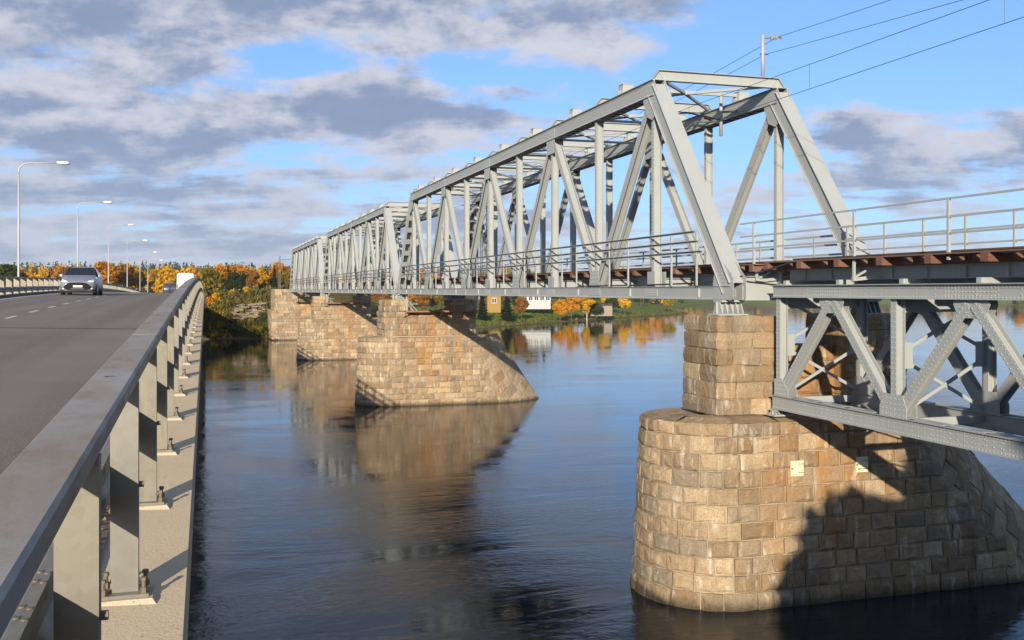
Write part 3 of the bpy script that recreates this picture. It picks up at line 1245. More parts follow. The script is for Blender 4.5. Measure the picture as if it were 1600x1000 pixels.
def pillar(root, x0, x1, y0_, y1_, z0, z1, n, stuff_mb=None):
    for i, (za, zb) in enumerate(cell_rows(z0, z1, n)):
        g_ = .012
        e = .05 * (n - 1 - i) / n          # slight batter
        xa, xb, ya, yb = x0 - e, x1 + e, y0_ - e, y1_ + e
        if i % 2 == 0:
            m_ = xa + (xb - xa) * random.uniform(.36, .62)
            my = ya + (yb - ya) * random.uniform(.4, .6)
            cells = [((xa, ya), (m_, my)), ((m_, ya), (xb, my)), ((xa, my), (m_, yb)), ((m_, my), (xb, yb))]
        else:
            m1, m2 = xa + (xb - xa) * random.uniform(.2, .32), xa + (xb - xa) * random.uniform(.68, .8)
            my = ya + (yb - ya) * random.uniform(.35, .65)
            cells = [((xa, ya), (m1, my)), ((m1, ya), (m2, my)), ((m2, ya), (xb, my)), ((xa, my), (m_ if False else (m1 + m2) / 2, yb)), (((m1 + m2) / 2, my), (xb, yb))]
        for (a0, b0), (a1, b1) in cells:
            mb = stuff_mb if stuff_mb is not None else MB()
            rough_block(mb, (a0 + g_, b0 + g_, za + g_ * .7), (a1 - g_, b1 - g_, zb - g_ * .7))
            if stuff_mb is None:
                mb.build('stone', M['stone'], root)
    core = MB()
    core.span((x0 + .06, y0_ + .06, z0), (x1 - .06, y1_ - .06, z1 - .06))
    core.build('rubble_core', M['mortar'], root)


# --- pier 1, the one that also carries the deck truss
p1 = thing('stone_pier', 'nearest granite bridge pier, its right half shaded, carrying both kinds of truss', 'pier', (20, PY[0], 0), 'stone piers of the railway bridge')
pier_core(PY[0], 6.1, p1)
masonry(PY[0], 6.1, p1, 11, .58, 1.25, -5.4, 'parts', diag=.95)
pillar(p1, 16.3, 18.6, 29.75, 32.2, 6.1, 9.44, 6)
pillar(p1, 21.3, 23.8, 29.75, 32.2, 6.1, 9.44, 6)
flat_wall(p1, 18.63, 21.27, 30.35, 6.1, 8.4, 4, .7, 1.3)
mb = MB()
mb.span((18.4, 30.42, 6.0), (21.4, 32.0, 8.36))
mb.build('seat_wall', M['mortar'], p1)
for (px_, py_) in ((1243, 731), (1344, 725)):
    # small painted hatch doors let into the side
    d = 30.6
    w = ray_at(px_, d, py=py_)
    T_ = R0 - .052 * w.z
    k = (PY[0] - T_) / w.y
    X_, Z_ = w.x * k, EYE + (w.z - EYE) * k
    h_ = MB()
    h_.box((X_, PY[0] - T_ - .075, Z_), (.47, .06, .50))
    hd = h_.build('hatch_door', M['hatch'], p1)
    h_ = MB()
    for zz in (-.14, .14):
        h_.box((X_ + .15, PY[0] - T_ - .112, Z_ + zz), (.26, .012, .022))
    h_.box((X_ - .19, PY[0] - T_ - .112, Z_), (.07, .014, .06))
    h_.build('hinge', M['rust'], hd)

# --- pier 2
p2 = thing('stone_pier', 'middle granite bridge pier with a pointed upstream cutwater and a rusty platform', 'pier', (20, PY[1], 0), 'stone piers of the railway bridge')
pier_core(PY[1], 6.2, p2)
masonry(PY[1], 6.2, p2, 12, .62, 1.3, -4.9, 'parts', diag=1.1)
flat_wall(p2, 15.25, 23.7, PY[1] - 2.18, 6.2, 8.42, 4, .75, 1.4)
mb = MB()
mb.span((15.3, PY[1] - 2.12, 6.1), (23.65, PY[1] + 2.1, 8.4))
mb.build('upper_wall', M['mortar'], p2)
pillar(p2, 15.25, 17.75, PY[1] - 2.15, PY[1] + 1.0, 8.42, 9.44, 2)
pillar(p2, 21.4, 23.7, PY[1] - 2.15, PY[1] + 1.0, 8.42, 9.44, 2)


def side_stones(root, x, ya, yb, z0, z1, n, stuff_mb=None):
    def P(s, z):
        return Vector((x, -s, z)), Vector((-1, 0, 0))
    for za, zb in cell_rows(z0, z1, n):
        s = -yb
        while s < -ya - .05:
            e = min(s + random.uniform(.8, 1.5), -ya)
            if -ya - e < .35:
                e = -ya
            mb = stuff_mb if stuff_mb is not None else MB()
            stone_mesh(mb, [(s, za), (e, za), (e, zb), (s, zb)], P)
            if stuff_mb is None:
                mb.build('stone', M['stone'], root)
            s = e


side_stones(p2, 15.28, PY[1] - 2.16, PY[1] + 2.1, 6.2, 8.42, 4)
# --- pier 3: blocks too small to pick apart, still real geometry
p3 = thing('stone_pier', 'far granite bridge pier between the middle pier and the abutment', 'pier', (20, PY[2], 0), 'stone piers of the railway bridge')
pier_core(PY[2], 6.2, p3)
sm = MB()
masonry(PY[2], 6.2, p3, 12, .62, 1.3, -5.2, 'stuff', diag=1.1, stuff_mb=sm)
flat_wall(p3, 15.25, 23.7, PY[2] - 2.18, 6.2, 8.42, 4, .75, 1.4, stuff_mb=sm)
side_stones(p3, 15.28, PY[2] - 2.16, PY[2] + 2.1, 6.2, 8.42, 4, stuff_mb=sm)
mb = MB()
mb.span((15.3, PY[2] - 2.12, 6.1), (23.65, PY[2] + 2.1, 8.4))
mb.build('upper_wall', M['mortar'], p3)
pillar(p3, 15.25, 17.75, PY[2] - 2.15, PY[2] + 1.0, 8.42, 9.44, 2, sm)
pillar(p3, 21.4, 23.7, PY[2] - 2.15, PY[2] + 1.0, 8.42, 9.44, 2, sm)
sm.build('stonework', M['stone_far'], p3, kind='stuff')
# --- abutment at the far bank
ab = thing('stone_abutment', 'tall granite abutment where the railway bridge meets the far bank', 'abutment', (20, 212, 0))
sm = MB()
for z0, z1, x0, x1, yf in ((-.4, 6.2, 12.9, 27.5, 211.2), (6.2, 10.6, 13.6, 25.0, 211.8)):
    flat_wall(ab, x0, x1, yf, z0, z1, max(4, int((z1 - z0) / .6)), .8, 1.7, stuff_mb=sm)
    side_stones(ab, x0 + .03, yf, 224, z0, z1, max(4, int((z1 - z0) / .6)), stuff_mb=sm)
    mb = MB()
    mb.span((x0 + .06, yf + .06, z0 - 1), (x1, 226, z1 - .02))
    mb.build('rubble_core', M['mortar'], ab)
sm.build('stonework', M['stone_far'], ab, kind='stuff')

# ------------------------------------------------------------------ steelwork
XA, XB = 17.0, 22.5
XC = (XA + XB) / 2
RIV = None


def rivet(c, nrm, r=.02, h=.02):
    r *= 1.05
    n = Vector(nrm)
    a = Vector((0, 0, 1)) if abs(n.z) < .8 else Vector((0, 1, 0))
    u = n.cross(a)
    u.normalize()
    v = n.cross(u)
    c = Vector(c)
    o = len(RIV.v)
    for k in range(5):
        t = k * 2 * math.pi / 5
        RIV.v.append(tuple(c + u * (math.cos(t) * r) + v * (math.sin(t) * r)))
    for k in range(5):
        t = k * 2 * math.pi / 5 + .3
        RIV.v.append(tuple(c + n * h + u * (math.cos(t) * r * .55) + v * (math.sin(t) * r * .55)))
    for k in range(5):
        RIV.f.append((o + k, o + (k + 1) % 5, o + 5 + (k + 1) % 5, o + 5 + k))
    RIV.f.append((o + 5, o + 6, o + 7, o + 8, o + 9))


def rivet_row(p0, p1, nrm, pitch=.13, r=.02, inset=.06):
    p0, p1 = Vector(p0), Vector(p1)
    L = (p1 - p0).length - 2 * inset
    k = max(1, int(L / pitch))
    d = (p1 - p0).normalized()
    for i in range(k + 1):
        rivet(p0 + d * (inset + L * i / k), nrm, r)


def frame(p0, p1, Xdir):
    ax = (Vector(p1) - Vector(p0)).normalized()
    s = Vector(Xdir)
    u = s.cross(ax)
    u.normalize()
    return ax, s, u


def i_member(mb, p0, p1, w=.34, fl=.24, tw=.02, tf=.022, rv=False, pitch=.13, rr=.02):
    """I-section: flanges in the truss plane (facing +-X), web across"""
    X = (1, 0, 0)
    ax, s, u = frame(p0, p1, X)
    for sg in (-1, 1):
        o = s * (sg * (w / 2 - tf / 2))
        mb.beam(Vector(p0) + o, Vector(p1) + o, tf, fl, up=tuple(u))
    mb.beam(p0, p1, w - 2 * tf, tw, up=tuple(u))
    # angles that join web and flange
    for sg in (-1, 1):
        for su in (-1, 1):
            o = s * (sg * (w / 2 - tf - .035)) + u * (su * (tw / 2 + .006))
            mb.beam(Vector(p0) + o, Vector(p1) + o, .07, .012, up=tuple(u))
    if rv:
        for sg in (-1, 1):
            for su in (-1, 1):
                if sg < 0:
                    o = s * (sg * w / 2) + u * (su * (fl / 2 - .05))
                    rivet_row(Vector(p0) + o, Vector(p1) + o, s * sg, pitch, rr)
        for sg in (-1, 1):
            su = -1 if u.y > 0 else 1
            o = s * (sg * (w / 2 - tf - .036)) + u * (su * (tw / 2 + .012))
            rivet_row(Vector(p0) + o, Vector(p1) + o, u * su, pitch, rr)


def box_member(mb, p0, p1, w, dep, cover=1, batten=-1, over=.05, tw=.025, rv=False, step=.75, bl=.32, lip=.07, pitch=.13, rr=.02):
    """two webs (in the truss plane), a cover plate on side `cover` of u, batten plates on side `batten`"""
    ax, s, u = frame(p0, p1, (1, 0, 0))
    if u.z < 0 or (abs(u.z) < .05 and u.y < 0):
        u = -u
    p0, p1 = Vector(p0), Vector(p1)
    for sg in (-1, 1):
        o = s * (sg * (w / 2 - tw / 2))
        mb.beam(p0 + o, p1 + o, tw, dep, up=tuple(u))
        for su in (-1, 1):
            # flange angles
            o2 = s * (sg * (w / 2 + lip / 2)) + u * (su * (dep / 2 - .009))
            mb.beam(p0 + o2, p1 + o2, lip, .018, up=tuple(u))
            o3 = s * (sg * (w / 2 + .006)) + u * (su * (dep / 2 - .018 - lip / 2))
            mb.beam(p0 + o3, p1 + o3, .012, lip, up=tuple(u))
            if rv and sg < 0:
                o4 = s * (sg * (w / 2 + .012)) + u * (su * (dep / 2 - .018 - lip / 2))
                rivet_row(p0 + o4, p1 + o4, s * sg, pitch, rr)
    if cover:
        o = u * (cover * (dep / 2 + .011))
        mb.beam(p0 + o, p1 + o, w + 2 * lip + over, .022, up=tuple(u))
    if batten:
        L = (p1 - p0).length
        k = max(1, int(L / step))
        for i in range(k + 1):
            t = (i + .5) / (k + 1) * L
            c = p0 + ax * t + u * (batten * (dep / 2 + .007))
            mb.beam(c - ax * bl / 2, c + ax * bl / 2, w, .014, up=tuple(u))


def gusset(mb, yz, x, t=.02):
    mb.prism([(y, z) for y, z in yz], x - t / 2, x + t / 2, 0)


def rivet_patch(y0_, y1_, z0, z1, x, nrm, ny, nz, r=.02):
    for i in range(ny):
        for j in range(nz):
            rivet((x, y0_ + (y1_ - y0_) * i / max(1, ny - 1), z0 + (z1 - z0) * j / max(1, nz - 1)), nrm, r)


def bearing(root, x, y, z0, z1, w=1.15, dp=.7):
    mb = MB()
    mb.span((x - w / 2, y - dp / 2, z0), (x + w / 2, y + dp / 2, z0 + .05))
    mb.span((x - w * .36, y - dp * .42, z1 - .07), (x + w * .36, y + dp * .42, z1 - .003))
    mb.span((x - w * .42, y - .03, z0 + .05), (x + w * .42, y + .03, z1 - .07))
    for i in range(5):
        t = -1 + i * .5
        mb.prism([(y - dp * .48, z0 + .05), (y + dp * .48, z0 + .05), (y + dp * .2, z1 - .07), (y - dp * .2, z1 - .07)], x + t * w * .34 - .02, x + t * w * .34 + .02, 0)
    return mb.build('bearing', M['steel'], root)


def truss_span(y0_, label, first):
    global RIV
    RIV = MB()
    p = 6.0
    n = 10
    ZB0, ZB1 = 9.98, 10.46
    ZT0, ZT1 = 17.95, 18.56
    zb, zt = (ZB0 + ZB1) / 2, (ZT0 + ZT1) / 2
    Yk = lambda k: y0_ + p * k
    root = thing('truss_span', label, 'truss bridge', (XC, y0_, ZB0), 'through truss spans of the railway bridge')
    for X, near in ((XA, True), (XB, False)):
        rv = near
        out = -1
        mb = MB()
        box_member(mb, (X, Yk(0) - .25, zb), (X, Yk(n) + .25, zb), .44, ZB1 - ZB0, cover=0, batten=-1, rv=near, step=1.2, pitch=.16)
        o = mb.build('bottom_chord', M['steel'], root)
        # splice plates and stiffening strips on the web
        mb = MB()
        for k in range(0, n + 1):
            yy = Yk(k)
            mb.span((X - .238, yy - .55, ZB0 + .10), (X - .221, yy + .55, ZB1 - .10))
            if near and k < 6:
                rivet_patch(yy - .5, yy - .08, ZB0 + .14, ZB1 - .14, X - .24, (-1, 0, 0), 4, 3)
                rivet_patch(yy + .08, yy + .5, ZB0 + .14, ZB1 - .14, X - .24, (-1, 0, 0), 4, 3)
            mb.span((X - .29, yy + 1.98, ZB0 + .09), (X - .221, yy + 2.0, ZB1 - .09))
        mb.build('splice_plate', M['steel'], o, kind='stuff')
        mb = MB()
        box_member(mb, (X, Yk(1) - .28, zt), (X, Yk(n - 1) + .28, zt), .46, ZT1 - ZT0, cover=1, batten=-1, rv=near, step=.62, bl=.34, pitch=.16)
        mb.build('top_chord', M['steel'], root)
        for ka, kb in ((0, 1), (n, n - 1)):
            mb = MB()
            a, b = Vector((X, Yk(ka), zb + .15)), Vector((X, Yk(kb), zt - .05))
            box_member(mb, a, b, .48, .60, cover=1, batten=-1, rv=(near and ka == 0), step=1.3, bl=.5, lip=.06)
            if ka == 0:
                ax, s, u = frame(a, b, (1, 0, 0))
                if u.z < 0:
                    u = -u
                for sg in (-1, 1):
                    o4 = s * (sg * .25) + u * .322
                    rivet_row(a + o4, b + o4, u, .16, .018)
            mb.build('end_post', M['steel'], root)
        for k in range(1, n):
            mb = MB()
            i_member(mb, (X, Yk(k), ZB1 - .02), (X, Yk(k), ZT0 + .02), .34, .22, rv=(k < 4), pitch=.15)
            mb.build('vertical_post', M['steel'], root)
        for k in range(1, n - 1):
            a, b = (k, k + 1)
            pa = Vector((X, Yk(a), zt - .12 if a % 2 else zb + .25))
            pb = Vector((X, Yk(b), zt - .12 if b % 2 else zb + .25))
            mb = MB()
            heavy = k in (1, 2, n - 2, n - 3)
            i_member(mb, pa, pb, .36, .34 if heavy else .27, rv=(k < 4), pitch=.15)
            mb.build('diagonal', M['steel'], root)
        for k in range(0, n + 1):
            for dx in (-.236, .236):
                mb = MB()
                y = Yk(k)
                if k % 2:
                    if k in (1, n - 1):
                        sg = 1 if k == 1 else -1
                        poly = [(y - sg * .62, ZT0 + .0), (y - sg * .32, ZT1 - .08), (y + sg * .75, ZT1 - .08), (y + sg * .75, ZT0 - .02), (y + sg * .42, ZT0 - .75), (y - sg * .12, ZT0 - .95), (y - sg * .85, ZT0 - .55)]
                        if sg < 0:
                            poly = poly[::-1]
                    else:
                        poly = [(y - .62, ZT1 - .09), (y + .62, ZT1 - .09), (y + .62, ZT0 - .05), (y + .48, ZT0 - .72), (y - .48, ZT0 - .72), (y - .62, ZT0 - .05)]
                    if near and dx < 0 and k < 6:
                        rivet_patch(y - .4, y + .4, ZT0 - .62, ZT1 - .2, X + dx - .011, (-1, 0, 0), 6, 7)
                elif k in (0, n):
                    sg = 1 if k == 0 else -1
                    poly = [(y - sg * .42, ZB0 + .03), (y + sg * .9, ZB0 + .03), (y + sg * .98, ZB1 + .1), (y + sg * .78, ZB1 + .75), (y + sg * .32, ZB1 + .85), (y - sg * .42, ZB1 + .25)]
                    if sg < 0:
                        poly = poly[::-1]
                    if near and dx < 0 and k == 0:
                        rivet_patch(y - .3, y + .7, ZB0 + .5, ZB1 + .55, X + dx - .011, (-1, 0, 0), 7, 5)
                else:
                    poly = [(y - .68, ZB0 + .1), (y + .68, ZB0 + .1), (y + .62, ZB1 + .1), (y + .45, ZB1 + .72), (y - .45, ZB1 + .72), (y - .62, ZB1 + .1)]
                    if near and dx < 0 and k < 6:
                        rivet_patch(y - .42, y + .42, ZB1 + .06, ZB1 + .62, X + dx - .011, (-1, 0, 0), 6, 4)
                gusset(mb, poly, X + dx)
                if k % 2:
                    # foot plates of the plain verticals
                    mf = MB()
                    mf.prism([(y - .34, ZB1 + .002), (y + .34, ZB1 + .002), (y + .34, ZB1 + .58), (y - .34, ZB1 + .58)], X + dx - .01, X + dx + .01, 0)
                    mf.build('foot_plate', M['steel'], root)
                mb.build('gusset_plate', M['steel'], root)
    # cross frames on top
    for k in range(1, n):
        y = Yk(k)
        mb = MB()
        z0, z1 = ZT1 + .03, ZT1 + .42
        prof = [(XA - .34, z0), (XB + .34, z0), (XB - .05, z1), (XA + .05, z1)]
        mb.prism([(x, z) for x, z in [(XA + .30, z0 + .02), (XB - .30, z0 + .02), (XB - .08, z1), (XA + .08, z1)]], y - .012, y + .012, 1)
        mb.beam((XA + .06, y, z1 + .011), (XB - .06, y, z1 + .011), .26, .02)
        mb.beam((XA + .28, y, z0 + .01), (XB - .28, y, z0 + .01), .24, .02)
        for X, s in ((XA, 1), (XB, -1)):
            mb.beam((X - s * .24, y, z0 - .01), (X + s * .06, y, z1), .24, .018, up=(0, 0, 1))
            mb.prism([(X - s * .22, z0), (X + s * .3, z0), (X + s * .07, z1 - .02)] if s > 0 else [(X + .22, z0), (X - .07, z1 - .02), (X - .3, z0)], y - .0105, y + .0105, 1)
        mb.build('portal_strut' if k in (1, n - 1) else 'cross_strut', M['steel'], root)
        if k not in (1, n - 1):
            mb = MB()
            zz = ZT0 + .05
            mb.beam((XA + .1, y, zz), (XB - .1, y, zz), .10, .10)
            mb.build('tie_strut', M['steel'], root)
        if k < n - 1:
            ym = y + p / 2
            for X in (XA, XB):
                mb = MB()
                zc = ZT1 + .03
                rings = [[(X + a * .30, ym + b * .30, zc) for a, b in ((-1, -1), (1, -1), (1, 1), (-1, 1))],
                         [(X + a * .22, ym + b * .22, zc + .40) for a, b in ((-1, -1), (1, -1), (1, 1), (-1, 1))]]
                mb.loft(rings)
                mb.beam((X - .25, ym, zc + .412), (X + .25, ym, zc + .412), .48, .02)
                for t in (-.12, 0, .12):
                    mb.span((X - .32, ym + t - .012, zc + .001), (X + .32, ym + t + .012, zc + .16))
                mb.build('brace_box', M['steel'], root)
            mb = MB()
            mb.beam((XA, ym, ZT1 + .3), (XB, ym, ZT1 + .3), .12, .14)
            mb.build('brace_strut', M['steel'], root)
            for a, b in ((XA, XB), (XB, XA)):
                mb = MB()
                mb.beam((a, y, ZT1 + .16 + (.02 if a < b else 0)), (XC + .0, ym, ZT1 + .24 + (.02 if a < b else 0)), .11, .11)
                mb.beam((XC, ym, ZT1 + .24 + (.02 if a < b else 0)), (b, y + p, ZT1 + .16 + (.02 if a < b else 0)), .11, .11)
                mb.build('lateral_brace', M['steel'], root)
    # floor
    for k in range(0, n + 1):
        mb = MB()
        y = Yk(k) + (.28 if k == 0 else -.28 if k == n else 0)
        mb.beam((XA + .2, y, 10.38), (XB - .2, y, 10.38), .016, .80)
        for zz in (9.975, 10.785):
            mb.beam((XA + .24, y, zz), (XB - .24, y, zz), .26, .022)
        mb.build('floor_beam', M['steel'], root)
    for X in (XC - .9, XC + .9):
        mb = MB()
        mb.beam((X, Yk(0), 10.72), (X, Yk(n), 10.72), .02, .42)
        for zz in (10.51, 10.935):
            mb.beam((X, Yk(0), zz), (X, Yk(n), zz), .22, .02)
        mb.build('stringer', M['steel'], root)
    sl = []
    y = Yk(0) + .25
    i = 0
    SL = MB()
    while y < Yk(n) - .1:
        half = 1.95 if i % 3 == 0 else 1.35
        if first and i < 56:
            mb = MB()
            mb.span((XC - half, y - .115, 10.95), (XC + half, y + .115, 11.17))
            mb.build('sleeper', M['wood'], root)
        else:
            SL.span((XC - half, y - .115, 10.95), (XC + half, y + .115, 11.17))
        y += .65
        i += 1
    SL.build('sleepers', M['wood'], root, kind='stuff')
    for X in (XC - 1.8, XC - 1.52, XC + 1.52, XC + 1.8):
        mb = MB()
        mb.span((X - .13, Yk(0), 11.172), (X + .13, Yk(n), 11.21))
        mb.build('plank', M['wood'], root)
    for X in (XC - .76, XC + .76):
        mb = MB()
        mb.span((X - .065, Yk(0) - .3, 11.17), (X + .065, Yk(n) + .3, 11.19))
        mb.span((X - .012, Yk(0) - .3, 11.19), (X + .012, Yk(n) + .3, 11.29))
        mb.span((X - .036, Yk(0) - .3, 11.29), (X + .036, Yk(n) + .3, 11.335))
        mb.build('rail', M['railsteel'], root)
    # walkway railings outside both trusses
    for X, sg in ((XA - .34, -1), (XB + .34, 1)):
        ya, yb = Yk(0) + 2.1, Yk(n) - 2.1
        mb = MB()
        for zz in (12.39, 12.04, 11.67):
            mb.beam((X, ya - (12.39 - zz) * .75, zz), (X, yb, zz), .085, .018, off=(.04 * sg, .035))
            mb.beam((X, ya - (12.39 - zz) * .75, zz), (X, yb, zz), .02, .075, off=(-sg * .0, 0))
        rl = mb.build('walkway_railing', M['steel'], root)
        y = Yk(0) + 2.0
        j = 1
        while y < yb:
            if j % 3:
                mb = MB()
                mb.span((X - .03, y - .035, ZB1 + .02), (X + .03, y + .035, 12.38))
                mb.build('railing_post', M['steel'], rl)
            else:
                mb = MB()
                mb.beam((X, y, 12.35), (X - sg * .2, y, 12.35), .05, .05)
                mb.beam((X, y, 11.63), (X - sg * .2, y, 11.63), .05, .05)
                mb.build('rail_bracket', M['steel'], rl)
            y += 2.0
            j += 1
    for X in (XA, XB):
        for k, yy in ((0, Yk(0) + .35), (n, Yk(n) - .35)):
            bearing(root, X, yy, 9.46, ZB0)
    RIV.build('rivets', M['steel'], root, kind='stuff')
    return root


span1 = truss_span(29.9, 'nearest grey steel through truss span, standing on the nearest and the middle pier', True)
SL2 = ['second grey through truss span, between the middle and the far pier', 'farthest grey through truss span, ending at the abutment on the far bank']
span_proto = truss_span(91.1, SL2[0], False)
s3 = copy_tree(span_proto, skip=('rivets',))
s3.location.y = 152.25
s3['label'] = SL2[1]

# ------------------------------------------------------------------ deck truss span on the right
DA, DB = 18.3, 21.4
DC = (DA + DB) / 2


def deck_truss():
    global RIV
    RIV = MB()
    root = thing('deck_truss', 'grey riveted deck truss under the track at the right edge', 'truss bridge', (DC, 14.5, 6.3))
    bot = [29.0, 23.2, 17.4, 11.6, 5.8, 0.0]
    top = [26.1, 20.3, 14.5, 8.7, 2.9]
    B0, B1, T0, T1 = 6.36, 6.82, 10.07, 10.46
    zb, zt = (B0 + B1) / 2, (T0 + T1) / 2
    for X, near in ((DA, True), (DB, False)):
        mb = MB()
        box_member(mb, (X, -.3, zb), (X, 29.3, zb), .36, B1 - B0, cover=0, batten=1, rv=near, step=1.45, bl=.6, pitch=.12, rr=.017, lip=.085)
        mb.build('bottom_chord', M['steel'], root)
        mb = MB()
        box_member(mb, (X, -.3, zt), (X, 29.25, zt), .36, T1 - T0, cover=1, batten=0, rv=near, pitch=.12, rr=.018, lip=.085)
        mb.build('top_chord', M['steel'], root)
        if near:
            for yy in np.arange(10, 29, .72):
                rivet_patch(yy, yy, zt - .07, zt + .07, X - .181, (-1, 0, 0), 1, 2, .018)
            for yy in top[:3]:
                rivet_patch(yy - .85, yy + .85, zt - .09, zt + .09, X - .181, (-1, 0, 0), 15, 3, .018)
                for dz in (-.12, .12):
                    for k in range(10):
                        rivet((X - .181, yy - 1.4 + .3 * k, zb + dz * .6), (-1, 0, 0), .017)
            rivet_row((X - .18, 10, zb - .06), (X - .18, 29, zb - .06), (-1, 0, 0), .24, .016)
            rivet_row((X - .18, 10, zb + .07), (X - .18, 29, zb + .07), (-1, 0, 0), .24, .016)
        for i, y in enumerate(bot):
            mb = MB()
            i_member(mb, (X, y, B1 - .03), (X, y, T0 - .004), .30, .24, rv=near and i < 4, pitch=.14)
            mb.build('vertical_post', M['steel'], root)
        nodes = []
        for i in range(5):
            nodes.append(((bot[i], B1 - .05), (top[i], T0 - .02), i))
            nodes.append(((top[i], T0 - .02), (bot[i + 1], B1 - .05), i))
        for (ya, za), (yb, zb_), i in nodes:
            mb = MB()
            # members stop short of the exact node so that they meet the gussets
            i_member(mb, (X, ya + (yb - ya) * .03, za + (zb_ - za) * .03), (X, yb - (yb - ya) * .03, zb_ - (zb_ - za) * .03), .31, .27, rv=near and i < 3, pitch=.14)
            mb.build('diagonal', M['steel'], root)
        for dx in (-.121, .121):
            db = .168 if dx > 0 else -.168
            for i, y in enumerate(top):
                mb = MB()
                gusset(mb, [(y - .58, T0 - .003), (y + .58, T0 - .003), (y + .62, T0 - .12), (y + .44, T0 - .46), (y - .44, T0 - .46), (y - .62, T0 - .12)], X + dx)
                mb.build('gusset_plate', M['steel'], root)
                if near and dx < 0 and i < 3:
                    rivet_patch(y - .1, y + .1, T0 - .40, T0 - .05, X + dx - .011, (-1, 0, 0), 2, 4)
                    for sg in (-1, 1):
                        for k in range(5):
                            for w in (-.06, .06):
                                rivet((X + dx - .011, y + sg * (.16 + .085 * k + w * .8), T0 - .04 - .10 * k + w * .6), (-1, 0, 0))
            for i, y in enumerate(bot):
                mb = MB()
                if i == 0:
                    poly = [(y - .62, B1 + .004), (y + .20, B1 + .004), (y + .20, B1 + .55), (y - .25, B1 + .58), (y - .62, B1 + .2)]
                else:
                    poly = [(y - .56, B1 + .004), (y + .56, B1 + .004), (y + .56, B1 + .26), (y + .40, B1 + .62), (y - .40, B1 + .62), (y - .56, B1 + .26)]
                gusset(mb, poly, X + db)
                mb.build('gusset_plate', M['steel'], root)
                if near and dx < 0 and i < 4:
                    rivet_patch(y - .44, y + (.1 if i == 0 else .44), B1 + .07, B1 + .5, X + db - .011, (-1, 0, 0), 6, 4)
    # cross frames at the verticals
    for i, y in enumerate(bot):
        zm = (B1 + T0) / 2 + .05
        for X, sg in ((DA, 1), (DB, -1)):
            mb = MB()
            mb.span((X + sg * .15, y - .01, zm - .36), (X + sg * .48, y + .01, zm + .36))
            mb.build('frame_plate', M['steel'], root)
        for (za, zc) in ((zm - .25, B1 + .1), (zm + .25, T0 - .1)):
            for a, b in ((DA, DB), (DB, DA)):
                mb = MB()
                s = 1 if b > a else -1
                e = .013 if s > 0 else -.013
                mb.beam((a + s * .42, y + e, za), (b - s * .16, y + e, zc), .022, .10)
                mb.beam((a + s * .42, y + e + .02, za + .04), (b - s * .16, y + e + .02, zc + .04), .06, .015)
                mb.build('cross_brace', M['steel'], root)
        mb = MB()
        mb.beam((DA + .15, y, T0 - .16), (DB - .15, y, T0 - .16), .02, .42)
        mb.beam((DA + .15, y, T0 + .04), (DB - .15, y, T0 + .04), .22, .02)
        mb.build('frame_beam', M['steel'], root)
        mb = MB()
        mb.beam((DA + .18, y, B1 - .18), (DB - .18, y, B1 - .18), .10, .22)
        mb.build('frame_beam', M['steel'], root)
    # bottom laterals
    for i in range(5):
        for a, b in ((DA, DB), (DB, DA)):
            mb = MB()
            e = .015 if a < b else -.015
            mb.beam((a, bot[i], B0 + .12 + e), (b, bot[i + 1], B0 + .12 + e), .13, .016)
            mb.build('lateral_brace', M['steel'], root)
    # cross girders and stringers that carry the sleepers
    for y in sorted(bot[:-1] + top):
        mb = MB()
        mb.beam((DA + .1, y, T1 + .1), (DB - .1, y, T1 + .1), .16, .14)
        mb.build('cross_girder', M['steel'], root)
    for X in (DC - .92, DC + .92):
        mb = MB()
        mb.beam((X, -.3, 10.81), (X, 29.5, 10.81), .02, .36)
        for zz in (10.64, 10.985):
            mb.beam((X, -.3, zz), (X, 29.5, zz), .22, .02)
        for yy in np.arange(1, 29, 1.45):
            mb.beam((X - .05, yy, 10.66), (X - .05, yy, 10.97), .07, .09, up=(0, 1, 0))
        mb.build('stringer', M['steel'], root)
    y = 29.3
    i = 0
    while y > -.2:
        long_ = i % 3 == 0
        mb = MB()
        a, b = (DC - 2.0, DC + 2.1) if long_ else (DC - 1.3, DC + 1.3)
        mb.span((a, y - .125, 11.0), (b, y + .125, 11.22))
        mb.build('sleeper', M['wood'], root)
        y -= .652
        i += 1
    for X in (DC - .76, DC + .76):
        mb = MB()
        mb.span((X - .065, -.3, 11.22), (X + .065, 29.55, 11.24))
        mb.span((X - .012, -.3, 11.24), (X + .012, 29.55, 11.34))
        mb.span((X - .036, -.3, 11.34), (X + .036, 29.55, 11.385))
        mb.build('rail', M['railsteel'], root)
    # planks between track and railing
    for X in (DC + 1.35, DC + 1.62, DC + 1.89, DC - 1.38, DC - 1.62, DC - 1.86):
        mb = MB()
        mb.span((X - .12, 0, 11.223), (X + .12, 29.4, 11.26))
        mb.build('plank', M['wood'], root)
    for X, ys, hs in ((DC - 1.84, [30.3, 24.75, 20.9, 17.0, 13.1, 9.2, 5.3, 1.4], (12.64, 12.18, 11.76)), (DC + 2.06, [30.5, 28.45, 26.55, 24.7, 22.8, 20.9, 19, 17, 15, 13, 11, 9, 7, 5, 3, 1], (12.60, 12.15, 11.72))):
        mb = MB()
        for zz in hs:
            mb.beam((X, 0, zz), (X, 31.2 if X < DC else 30.6, zz), .045, .05)
        rl = mb.build('walkway_railing', M['steel'], root)
        for yy in ys:
            mb = MB()
            mb.span((X - .035, yy - .035, 11.08), (X + .035, yy + .035, hs[0] - .02))
            mb.build('railing_post', M['steel'], rl)
